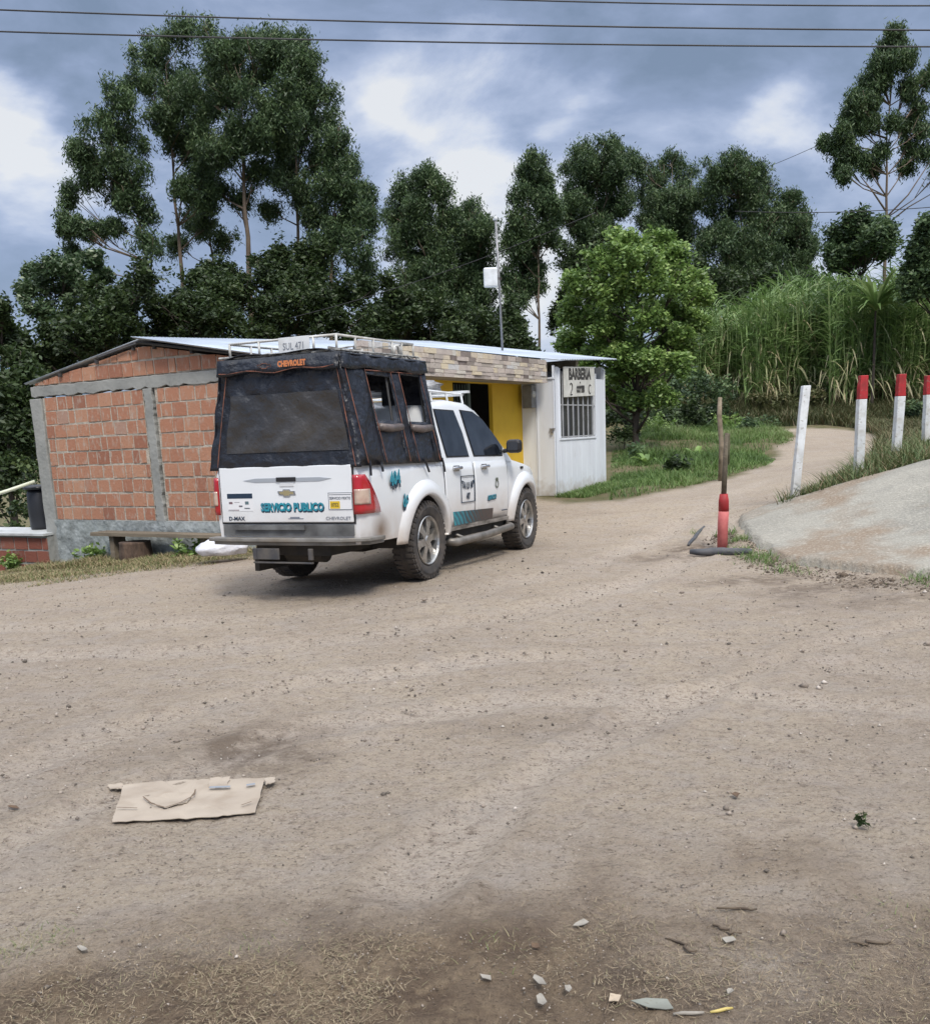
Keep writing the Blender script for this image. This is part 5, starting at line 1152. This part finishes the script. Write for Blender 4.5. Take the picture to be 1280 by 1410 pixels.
# edge grass by the brick wall and shed
wallp = np.array([hp(-.15, y, 0)[:2] for y in (0, 6.4)]+[hp(-1.1, y, 0)[:2] for y in (7.5, 4.0, .5)])
P = scatter(wallp, 12000)
tag(blades('wall_foot_grass', P, (.04, .17), (.006, .014), mat('dry_grass', (0,0,0), tint=[(.08,.12,.03),(.13,.16,.05),(.24,.20,.10),(.36,.29,.17),(.30,.23,.13)], rough=.7, trans=.2), bend=.8, tilt=.7, hz=np.clip(1.8*(vnoise(P[:, 0], P[:, 1], 1.4, 44)-.15), .1, 1.6), tint=np.clip(rng.normal(.5, .3, len(P)), 0, 1)), kind='stuff')
shp = np.array([hp(*q, 0)[:2] for q in ((5.2,-.7),(7.9,-.7),(9.3,-.3),(9.6,-1.3),(7.5,-1.5),(5.3,-1.25))])
P = scatter(shp, 7000)
tag(blades('shed_foot_grass', P, (.04, .14), (.008, .016), grass_m, bend=.8, tilt=.7), kind='stuff')
lv = poly_world([(-60,826),(0,814),(120,798),(230,784),(300,777),(300,767),(150,776),(0,790),(-60,800)])
P = scatter(lv, 9000)
tag(blades('verge_dry_grass', P, (.02, .09), (.005, .012), MC['dry_grass'], bend=.9, tilt=1.2, hz=np.clip(2*(vnoise(P[:, 0], P[:, 1], 1.8, 81)-.2), .1, 1.8)), kind='stuff')
# weeds on the bank between slab and track
wp = poly_world([(1068,702),(1085,690),(1120,678),(1170,655),(1200,640),(1230,628),(1279,612),(1279,641),(1210,661),(1150,677),(1100,690),(1070,704)])
P = scatter(wp, 8000); hz = .5+1.3*vnoise(P[:, 0], P[:, 1], 2.2, 71)
tag(blades('bank_weeds', P, (.08, .34), (.008, .020), mat('weed_blade', (0,0,0), tint=[(.042,.077,.019),(.084,.126,.039),(.140,.168,.065),(.224,.154,.091)], rough=.7, trans=.2), bend=.7, tilt=.8, hz=hz), kind='stuff')
gb = poly_world([(1200,634),(1222,612),(1206,600),(1178,590),(1140,586),(1130,572),(1279,566),(1279,612)])
P = scatter(gb, 14000)
tag(blades('hill_grass', P, (.15, .6), (.02, .05), mat('hill_grass', (0,0,0), tint=[(.06,.075,.03),(.10,.115,.045),(.14,.14,.06),(.19,.13,.075)], rough=.7, trans=.2), bend=.6, tilt=.5), kind='stuff')
gb2 = poly_world([(880,592),(1000,586),(1090,587),(1170,586),(1280,582),(1279,552),(1150,555),(1000,561),(900,570)])
P = scatter(gb2, 22000)
tag(blades('far_bank_grass', P, (.15, .7), (.02, .05), mat('bank_grass', (0,0,0), tint=[(.05,.065,.025),(.08,.10,.035),(.11,.12,.05),(.16,.12,.07)], rough=.7, trans=.2), bend=.6, tilt=.5), kind='stuff')
# tall cane on the bank: one mass of stems and arching leaves
def cane():
    Ps = []
    for x0, x1, Y, n in ((800,900,47,300),(880,960,45,320),(930,1060,43,640),(1030,1180,41,900),(1140,1300,39,1000),(1290,1420,38,600)):
        px = rng.uniform(x0, x1, n); yy_ = Y+rng.uniform(-1.5, 5, n); Ps.append(np.c_[(px-640)/FPX*yy_, yy_])
    P = np.vstack(Ps); n = len(P); z = terr(P[:, 0], P[:, 1]); px = 640+FPX*P[:, 0]/P[:, 1]
    Hh = np.interp(px, [820, 880, 930, 1000, 1100, 1200, 1300], [1.3, 2.3, 3.1, 3.7, 4.0, 4.4, 4.7])*rng.uniform(.62, 1.15, n)*(.80+.42*vnoise(P[:, 0], P[:, 1], .45, 51))
    Vs, Fs, Ts = [], [], []; vo = 0
    for k in range(22):
        t0 = rng.uniform(.15, 1, n); base = np.c_[P+rng.normal(0, .12, (n, 2)), z+Hh*t0]; az = rng.uniform(0, 6.28, n); d = np.c_[np.cos(az), np.sin(az)]; l = rng.uniform(.45, 1.15, n); w_ = rng.uniform(.03, .065, n); up_ = rng.uniform(.5, 1.3, n); dead = (rng.uniform(size=n) < np.where(t0 < .5, .30, .05))
        up_ = np.where(dead, rng.uniform(-.1, .2, n), up_); sg_ = 4; V = np.zeros((n, sg_+1, 2, 3)); p_ = np.c_[-d[:, 1], d[:, 0]]
        for i in range(sg_+1):
            t = i/sg_; h_ = l*(.8*t); zz = l*(up_*t-(.50+.5*dead)*t*t)
            ww_ = w_*(math.sin(math.pi*min(.97, .12+.85*t)))
            for s in (0, 1): V[:, i, s, :2] = base[:, :2]+d*h_[:, None]+p_*((s*2-1)*ww_/2)[:, None]; V[:, i, s, 2] = base[:, 2]+zz+(s-.5)*ww_*.5
        I = vo+(np.arange(n)*(sg_+1)*2)[:, None]; Fs.append(np.concatenate([np.stack([I+2*i, I+2*i+1, I+2*i+3, I+2*i+2], -1) for i in range(sg_)], 1).reshape(-1, 4)); Vs.append(V.reshape(-1, 3)); vo += n*(sg_+1)*2
        tt = np.where(dead, rng.uniform(.78, 1, n), np.clip(rng.normal(.34, .16, n), 0, .75)); Ts.append(np.repeat(tt, sg_))
    # stems
    V = np.zeros((n, 2, 2, 3)); w_ = .022; lean_ = rng.normal(0, .2, n)
    for i in (0, 1):
        for s in (0, 1): V[:, i, s, 0] = P[:, 0]+(s-.5)*w_+i*lean_; V[:, i, s, 1] = P[:, 1]; V[:, i, s, 2] = z-.1+i*Hh*.95
    I = vo+(np.arange(n)*4)[:, None]; Fs.append(np.stack([I, I+1, I+3, I+2], -1).reshape(-1, 4)); Vs.append(V.reshape(-1, 3)); Ts.append(rng.uniform(.3, .7, n))
    tag(np_mesh('tall_cane', np.vstack(Vs), np.vstack(Fs), cane_m, tint=np.concatenate(Ts)), kind='stuff')
cane()
# big-leaved plants
def fan_plant(name, c, n, l, w_, mtl, label, cat, up=.9, stem=0, sr=.05, group=None):
    o = empty(name, c); tag(o, label, cat, group); m = MB()
    for i in range(n):
        az = random.uniform(0, 6.28); L_ = l*random.uniform(.7, 1.15); u_ = up*random.uniform(.5, 1.2); d = (math.cos(az), math.sin(az)); p = (-d[1], d[0]); vs = []; k = 6
        for j in range(k+1):
            t = j/k; h_ = L_*.75*t; z_ = stem+L_*(u_*t-.75*t*t); ww_ = w_*math.sin(math.pi*min(.98, .08+.9*t))/2
            vs += [(d[0]*h_+p[0]*ww_, d[1]*h_+p[1]*ww_, z_+ww_*.35), (d[0]*h_, d[1]*h_, z_), (d[0]*h_-p[0]*ww_, d[1]*h_-p[1]*ww_, z_+ww_*.35)]
        m.add(vs, [(j*3+s, j*3+s+1, j*3+s+4, j*3+s+3) for j in range(k) for s in (0, 1)], a=random.choice((.2, .35, .45, .6)))
    m.build('foliage', mtl, o, fixn=False)
    m = MB(); m.tube([(0, 0, -.2), (.02, 0, max(.1, stem)*.5), (0, 0, max(.12, stem))], [sr, sr*.85, sr*.6], 7); m.build('stem', bark_dark, o)
    return o
g = at(1205, 428, 37); zz = gz(g[0], g[1])
fan_plant('yucca_plant', (g[0], g[1], zz), 80, 1.7, .13, cane_m, 'large spiky plant with strap leaves rising above the cane at right', 'plant', up=1.25, stem=g[2]-zz, sr=.06)
for (px, py, Y, n, l, w_, lab) in ((958,632,24,9,.55,.16,'small plant with broad pale green leaves in the roadside grass, left of the stake'),(966,598,27,26,.9,.10,'dark leafy bush in the grass just left of the stake top'),(890,640,22,10,.5,.12,'low leafy clump in the grass near the white shed')):
    g = ground(px, py); fan_plant('leafy_plant', g, n, l, w_, leaf_bright if n < 20 else leaf_dark, lab, 'plant', up=1.1, sr=.02)
for (px, py, h_) in ((1156,655,.55),(1202,630,.6),(1148,668,.45),(1218,640,.5),(1256,622,.5),(1130,672,.35)):
    pass

# ------------------------------------------------------------------ trees
EU = 'tall eucalyptus grove behind the brick house'
TR = [
 ('tallest eucalyptus with a long bare pale trunk, centre of the grove', 45, [(352,520),(345,400),(336,250),(330,90)], .26, [(300,62,42,34),(350,60,38,30),(375,75,38,40),(325,110,50,42),(290,135,32,32),(370,140,45,40),(335,175,42,38),(305,205,30,26),(385,190,30,30),(352,235,34,24),(330,275,20,18),(300,260,18,16)]),
 ('eucalyptus with a dense dark crown, second from the left in the grove', 46, [(262,520),(250,380),(238,240),(228,90)], .18, [(215,75,34,34),(250,52,34,26),(232,110,42,34),(195,110,26,28),(260,140,34,36),(225,155,32,26),(262,200,20,28),(240,190,16,20),(285,240,20,24),(250,255,16,16),(283,300,22,22)]),
 ('leftmost eucalyptus leaning out over the grove edge with gaps of sky inside', 44, [(230,520),(215,420),(190,300),(150,150)], .15, [(165,135,26,28),(140,170,26,28),(175,185,28,30),(108,205,20,24),(118,245,22,22),(95,270,16,26),(88,305,11,16),(108,310,12,12),(130,312,24,14),(185,235,24,28),(200,290,22,22),(205,330,26,18),(155,215,16,18),(160,308,12,8),(98,345,10,12)]),
 ('eucalyptus right of the tallest one with a slim straight trunk', 47, [(412,520),(410,380),(408,240),(405,80)], .17, [(405,72,32,30),(425,90,26,28),(440,125,26,28),(410,120,36,30),(452,165,22,28),(420,175,32,30),(395,215,26,26),(440,215,28,26),(415,260,28,24),(372,285,18,18),(432,300,26,24)]),
 ('eucalyptus with a rounded crown sloping down at the right of the grove', 45, [(456,520),(455,400),(460,300),(462,215)], .16, [(462,190,28,26),(480,230,28,28),(450,255,26,26),(498,265,18,22),(475,290,32,28),(508,300,14,26),(455,330,34,28),(495,340,26,30),(510,380,20,26),(440,370,30,24)]),
 ('slender eucalyptus in the middle of the grove with thin foliage', 49, [(310,520),(300,400),(280,280),(275,140)], .12, [(278,170,24,26),(292,215,22,22),(270,235,18,20),(310,330,22,18),(262,300,16,18),(240,330,22,18)]),
 ('medium eucalyptus right of the big grove with a pointed crown', 50, [(575,520),(580,400),(588,250)], .17, [(585,242,24,20),(560,262,26,22),(605,262,26,24),(545,290,20,20),(580,295,36,28),(620,300,30,28),(560,335,32,28),(605,345,36,30),(575,385,34,30),(640,340,26,28)]),
 ('medium eucalyptus beside the antenna mast on its left', 50, [(655,520),(655,400),(650,290)], .15, [(645,290,24,22),(665,310,20,22),(640,325,24,22),(668,350,18,26),(650,375,28,26),(625,395,26,24),(668,405,18,26),(640,435,34,28)]),
 ('narrow eucalyptus right of the antenna mast with a thin bare trunk', 48, [(742,520),(742,440),(740,330),(736,210)], .11, [(735,218,18,16),(722,240,18,18),(748,245,20,18),(714,272,18,18),(738,275,24,18),(762,290,14,18),(716,305,22,18),(745,315,20,16),(705,335,16,18),(730,345,24,16),(718,372,22,18),(700,385,14,22),(735,395,16,16),(712,410,18,16),(703,440,14,20),(760,325,12,12)]),
 ('eucalyptus with twin rounded tops, left end of the far row', 55, [(822,520),(822,400),(822,210)], .20, [(803,205,18,18),(836,203,20,18),(790,230,18,18),(815,235,30,22),(850,235,22,20),(788,265,20,20),(820,275,32,24),(855,275,26,24),(795,305,20,18),(830,310,28,18),(868,222,16,16)]),
 ('eucalyptus in the middle of the far row behind the round green tree', 56, [(925,520),(925,380),(925,230)], .20, [(922,220,18,16),(905,240,20,20),(880,228,16,16),(938,240,22,20),(890,265,26,22),(925,275,34,24),(890,300,28,22),(940,310,30,26),(905,330,30,20),(955,270,18,22)]),
 ('largest eucalyptus of the far row with a broad dark crown', 54, [(1030,520),(1025,400),(1015,230)], .24, [(1012,215,18,14),(990,228,20,18),(1040,230,24,18),(975,255,20,22),(1015,255,34,24),(1055,260,26,24),(985,290,30,26),(1030,295,40,28),(1075,285,22,24),(995,330,34,28),(1045,335,38,28),(1015,370,40,26),(1080,325,24,24),(970,350,22,26),(1060,375,34,24)]),
 ('eucalyptus at the right end of the far row, narrower and lower', 55, [(1098,520),(1098,400),(1095,270)], .15, [(1095,268,16,14),(1085,290,18,18),(1106,300,14,20),(1092,325,24,20),(1112,340,12,18),(1098,360,26,20),(1110,390,22,20),(1080,395,24,20),(1130,398,14,14)]),
]
for lab, D, tp, r0, cl, in TR:
    cl = list(cl); xa, ya = np.array([c[0] for c in cl]), np.array([c[1] for c in cl]); ym = ya.max(); dense = D >= 50
    for _ in range(int(len(cl)*(1.0 if dense else .5))):      # fill between the named boughs
        i, j = rng.integers(0, len(cl), 2); t = rng.uniform(.3, .7); a_, b_ = cl[i], cl[j]
        if math.hypot(a_[0]-b_[0], a_[1]-b_[1]) < 95: cl.append((a_[0]+(b_[0]-a_[0])*t, a_[1]+(b_[1]-a_[1])*t, 17, 16))
    if dense:
        for _ in range(9):
            yy = rng.uniform(ym-20, 470); cl.append((np.mean(xa)+rng.normal()*np.std(xa)*.95, yy, rng.uniform(18, 28), rng.uniform(16, 26)))
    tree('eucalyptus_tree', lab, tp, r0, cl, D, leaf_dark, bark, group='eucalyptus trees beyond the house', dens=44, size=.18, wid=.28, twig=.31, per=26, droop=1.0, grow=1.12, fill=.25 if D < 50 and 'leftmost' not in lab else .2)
tree('tall_tree', 'lone tall thin tree at the right with a bare trunk and open side branches', [(1216,520),(1218,400),(1219,300),(1222,180),(1228,40)], .13,
     [(1232,40,14,12),(1240,58,16,14),(1216,62,14,14),(1230,80,20,14),(1208,95,14,14),(1250,78,10,12),(1192,115,15,14),(1216,105,14,10),(1178,135,14,14),(1198,140,14,12),(1168,158,13,13),(1185,168,14,12),(1160,178,11,11),(1150,195,12,10),(1135,193,8,8),(1163,205,12,10),(1156,225,8,10),(1162,238,7,7),(1200,230,14,7),(1190,218,8,6),(1250,120,14,16),(1262,145,16,18),(1248,168,12,14),(1272,172,14,18),(1252,195,13,14),(1246,225,11,10),(1270,205,13,14),(1280,100,14,20),(1290,240,14,14)],
     42, leaf_dark, bark, dens=48, size=.16, wid=.28, twig=.27, per=20, droop=1.1, fill=.5,
     extra_limbs=([(1219,290),(1200,262),(1184,242)],[(1219,300),(1250,268),(1285,215)],[(1219,310),(1250,285),(1290,262)],[(1220,210),(1195,205),(1165,200)],[(1220,190),(1195,182),(1188,180)],[(1222,180),(1245,165),(1255,150)]))
UN = [
 ('pale flowering tree with light leaf clusters at the far left', 40, [(75,560),(75,450),(78,370)], .12, [(70,362,22,14),(45,375,16,10),(95,370,24,16),(38,398,16,12),(70,395,28,16),(105,400,26,18),(55,425,26,18),(88,432,28,18),(130,355,18,12),(140,378,14,10)], leaf_pale),
 ('dark tree at the left edge beside the gap of sky', 34, [(8,620),(4,500),(0,430)], .14, [(0,425,16,14),(-25,440,30,25),(8,455,20,18),(-10,490,34,26),(25,480,20,22),(10,530,34,30),(-30,560,40,40),(15,590,32,34),(45,520,22,26),(25,640,28,26)], leaf_deep),
 ('rounded dark tree behind the roof left of the brick gable', 38, [(130,600),(128,480),(130,400)], .14, [(130,402,28,18),(105,440,34,26),(150,440,34,28),(175,410,24,20),(85,480,32,28),(135,485,40,30),(60,510,28,28),(180,470,30,26),(30,545,26,28)], leaf_deep),
 ('dense round tree directly behind the brick gable peak', 38, [(275,560),(275,450),(275,400)], .14, [(275,385,28,18),(255,410,26,24),(300,405,28,22),(240,440,30,24),(285,440,38,28),(320,435,26,24),(215,415,24,24),(215,460,30,24),(330,465,26,20),(270,475,40,20)], leaf_deep),
 ('dark low tree between the two bare trunks behind the roof', 41, [(392,560),(392,470),(395,400)], .12, [(395,385,26,20),(380,420,28,24),(425,410,28,26),(445,440,32,26),(400,455,36,24),(470,405,24,24),(365,465,18,18),(480,450,34,28)], leaf_deep),
 ('broad dark tree filling the view left of the antenna mast', 42, [(560,560),(560,470),(560,420)], .14, [(545,400,26,24),(520,430,32,28),(575,425,34,28),(545,460,44,26),(605,440,32,28),(620,465,38,22),(660,450,28,28),(660,475,36,18),(505,465,34,22)], leaf_deep),
 ('dark shrubby tree behind the roof right of the antenna mast', 43, [(705,560),(705,480),(702,440)], .10, [(698,430,16,20),(712,455,18,18),(700,478,28,14),(728,486,12,10),(680,470,18,20)], leaf_deep),
 ('spreading dark tree under the lone tall tree at the right', 39, [(1188,480),(1186,420),(1184,340)], .10, [(1182,300,24,14),(1155,318,20,14),(1208,312,24,14),(1175,332,30,14),(1215,338,22,16),(1145,345,14,14),(1190,352,30,12),(1160,362,20,10)], leaf_dark),
 ('feathery dark tree cut by the right edge above the cane', 36, [(1285,480),(1282,420),(1280,340)], .10, [(1275,310,12,16),(1262,345,14,16),(1280,340,20,20),(1262,375,18,18),(1285,385,24,22),(1250,395,16,12)], leaf_dark),
]
UN += [
 ('dark tree mass low behind the narrow bare trunked eucalyptus and the round tree', 50, [(790,560),(790,470),(790,420)], .12, [(785,350,24,24),(800,380,28,24),(830,340,30,24),(775,410,16,22),(850,370,30,26),(820,420,30,26),(765,440,10,16)], leaf_deep),
 ('dark undergrowth tree under the broad crown of the far row, left part', 50, [(985,560),(985,470),(985,420)], .12, [(960,380,26,26),(1000,390,34,26),(975,420,34,24),(1015,425,30,22),(950,410,22,22),(990,455,36,20)], leaf_deep),
 ('dark undergrowth tree at the right end of the far row above the cane', 48, [(1080,560),(1080,470),(1075,420)], .12, [(1050,395,30,24),(1085,405,30,22),(1120,390,20,22),(1065,430,36,18),(1110,425,28,18),(1140,415,16,16)], leaf_deep),
 ('dark tree rising from the slope at the lower left, beside the black barrel', 27, [(20,760),(15,690),(12,600)], .10, [(10,560,26,28),(30,600,18,26),(-5,610,26,30),(18,650,20,24),(40,560,14,20),(-20,660,24,30),(30,500,20,24)], leaf_deep),
 ('dark leafy tree low behind the gable between the round tree and the left edge', 36, [(160,560),(160,480),(160,430)], .10, [(200,385,26,22),(165,425,26,22),(70,460,28,24),(40,480,28,26),(110,460,28,24),(140,455,26,22),(60,510,26,24)], leaf_deep),
 ('dark broad tree behind the tallest trunk, just over the roof rack', 42, [(345,560),(345,480),(345,430)], .10, [(285,375,18,16),(440,350,20,18),(390,350,18,18),(335,400,24,22),(360,425,24,24),(320,400,20,20),(350,455,30,22),(420,380,22,22),(310,370,20,18),(440,405,22,20),(500,400,26,22)], leaf_deep),
]
for lab, D, tp, r0, cl, lm in UN:
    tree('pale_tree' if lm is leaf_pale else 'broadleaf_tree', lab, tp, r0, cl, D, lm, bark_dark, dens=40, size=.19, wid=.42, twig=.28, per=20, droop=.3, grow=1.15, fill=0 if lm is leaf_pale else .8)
tree('round_tree', 'round bright green broad leaved tree behind the white shed', [(874,600),(876,540),(880,470),(878,400)], .13,
     [(860,335,34,20),(905,335,34,20),(825,360,32,22),(875,362,40,24),(925,358,30,24),(800,390,28,26),(845,395,38,28),(900,398,40,30),(945,385,28,24),(790,430,26,28),(835,440,36,30),(885,440,36,28),(935,425,32,28),(968,400,18,22),(785,470,22,24),(820,480,34,26),(865,485,36,24),(915,470,30,22),(800,500,26,16),(850,512,34,18),(895,505,28,20),(960,440,20,18),(940,460,20,14),(840,540,22,16),(815,530,18,16),(790,520,14,14),(905,540,26,18),(870,545,26,16),(935,500,20,18)],
     27, leaf_bright, bark_dark, dens=50, size=.125, wid=.5, twig=.19, per=25, droop=.2, fill=.35)
srcs = [o for o in bpy.data.objects if o.type == 'EMPTY' and o.name.startswith(('eucalyptus_tree', 'broadleaf_tree'))]
for k, (x, y, i) in enumerate(((21,23,6),(26,19,17),(30,26,3),(19,15,18),(35,22,8))):
    src = srcs[i % len(srcs)]; c = src.copy(); COL.objects.link(c); c.location = (x, y, gz(x, y)); c.rotation_euler = (0, 0, k*1.3)
    tag(c, 'tree standing on the slope beyond the right edge of the view', 'tree', 'trees on the slope past the right edge')
    for ch in src.children:
        d = ch.copy(); COL.objects.link(d); d.parent = c
bl_ = [o for o in srcs if o.name.startswith('broadleaf_tree')]
for k, (x, y, i) in enumerate(((-17,27,1),(-22,33,2),(-29,36,4),(-36,44,5),(-42,40,1),(-20,42,6))):
    src = bl_[i % len(bl_)]; c = src.copy(); COL.objects.link(c); c.location = (x, y, gz(x, y)); c.rotation_euler = (0, 0, k*1.7)
    tag(c, 'dark tree standing on the slope beyond the left edge of the view', 'tree', 'trees on the slope past the left edge')
    for ch in src.children:
        d = ch.copy(); COL.objects.link(d); d.parent = c
# scrub in the hollow behind the shed
for i, (px, py, D, r, lab) in enumerate(((862,560,31,26,'dark scrubby bush in the hollow right behind the white shed'),(905,555,33,28,'scrubby bush below the round tree, middle of three'),(950,560,35,30,'scrubby bush under the left end of the cane'),(935,520,36,30,'tangled green shrub left of the cane'),(985,530,38,28,'shrub at the foot of the cane above the stake'),(12,690,22,24,'low dark bush left of the black barrel'),(35,640,24,24,'dark bush on the slope above the pale pipe'),(-25,700,20,30,'dark bush cut by the left edge of the view'))):
    q = at(px, py, D); s = D/FPX; z0 = gz(q[0], q[1]); o = empty('bush', (q[0], q[1], z0)); tag(o, lab, 'bush')
    V, F, T = _crown([((rng.normal()*r*s*.5, rng.normal()*r*s*.5, max(.3, q[2]-z0)*rng.uniform(.3, 1)), (r*s*.7, r*s*.7, r*s*.6)) for _ in range(6)], 60, .16, .5, .2, 14, .3, .2)
    np_mesh('foliage', V, F, leaf_deep if i < 3 or i > 4 else leaf_dark, o, tint=T)
    m = MB(); m.tube([(0, 0, -.2), (.05, 0, .4), (.1, .05, .9)], [.05, .04, .02], 6); m.build('stem', bark_dark, o)

for (px, py, D, r, h_, lab) in ((858,600,27,20,.7,'low tangled bush in the hollow just right of the white shed corner'),(905,592,31,18,.6,'low dark bush at the back of the grass patch under the round tree'),(1010,588,35,20,.7,'low brown green bush at the back of the grass behind the stake'),(1045,590,35,16,.6,'small bush where the track bends behind the grass'),(880,630,23.5,9,.4,'small leafy clump in the grass nearest the round tree trunk'),(930,655,20.5,7,.3,'small clump at the grass edge by the dirt track, left of the pale leaved plant'),(1030,600,31,12,.5,'round clump in the grass right of the pale stake'),(1215,560,38,30,1.0,'broad weedy bush on the bank behind the red tipped posts'),(1130,568,38,26,.9,'weedy bush on the bank between the white post and the first red tipped post'),(1270,575,34,26,1.0,'weedy bush on the bank at the right edge'),(1060,566,39,26,.9,'weedy bush on the bank left of the plain white post')):
    q = at(px, py, D); z0 = gz(q[0], q[1]); sc_ = D/FPX; o = empty('bush', (q[0], q[1], z0)); tag(o, lab, 'bush')
    V, F, T = _crown([((rng.normal()*r*sc_*.6, rng.normal()*r*sc_*.6, h_*rng.uniform(.15, .8)), (r*sc_*.6, r*sc_*.6, h_*.45)) for _ in range(7)], 110, .13, .4, .16, 12, .1, .1); np_mesh('foliage', V, F, (leaf_deep, leaf_dark, leaf_bright)[int(px) % 3] if D < 36 else scrub_m, o, tint=T)
    m = MB(); m.tube([(0, 0, -.15), (.03, 0, .2), (.05, .05, h_*.8)], [.03, .02, .01], 6); m.build('stem', bark_dark, o)
# bushes along the foot of the brick wall and left wall
for (hx, hy, r, lab) in ((-.30, 2.6, .20, 'green weed clump at the foot of the brick wall right of the log'), (-.35, 4.9, .18, 'small green weed below the rubble foundation of the house'), (-.4, 7.1, .16, 'low green weed in front of the low dark red brick wall')):
    p = hp(hx, hy, 0); z0 = gz(p[0], p[1]); o = empty('weed_clump', (p[0], p[1], z0)); tag(o, lab, 'weed')
    V, F, T = _crown([((rng.normal()*.12, rng.normal()*.12, .12), (r, r*1.2, .16)) for _ in range(3)], 300, .09, .5, .08, 10, .2, .2); np_mesh('foliage', V, F, leaf_bright, o, tint=T)

# ------------------------------------------------------------------ overhead lines
cab = mat('cable', (.03,.03,.033), rough=.6)
def wire(a, b, Ya, Yb, label, sag=.12, r=.011):
    A, B = at(*a, Ya), at(*b, Yb); A2 = A-(B-A)*.6; B2 = B+(B-A)*.6; n = 24; Lh = np.linalg.norm(B2-A2)
    pts = [A2+(B2-A2)*i/n-np.array([0, 0, sag*(4*(i/n)*(1-i/n)-.75)]) for i in range(n+1)]
    m = MB(); m.tube(pts, r, 6); return tag(m.build('power_cable', cab, smooth=True), label, 'cable', 'overhead cables')
wire((0,12), (1280,40), 15, 15, 'middle overhead cable of the three across the top of the sky', .25)
wire((0,42), (1280,63), 15, 15.4, 'lowest overhead cable of the three across the top of the sky', .22)
wire((740,0), (1280,7), 16, 16, 'topmost overhead cable, seen only in the upper right of the sky', .1)
wire((1110,292), (1290,284), 36, 34, 'thin far cable passing behind the lone tall tree at the right', .2, .014)
wire((500,410), (690,345), 30, 28, 'thin dark cable slanting across the trees left of the antenna mast', .2, .010)
wire((1060,228), (1125,200), 60, 56, 'faint cable slanting up to the lone tall tree from the far row', .1, .014)
print('faces', sum(len(o.data.polygons) for o in bpy.data.objects if o.type == 'MESH'))
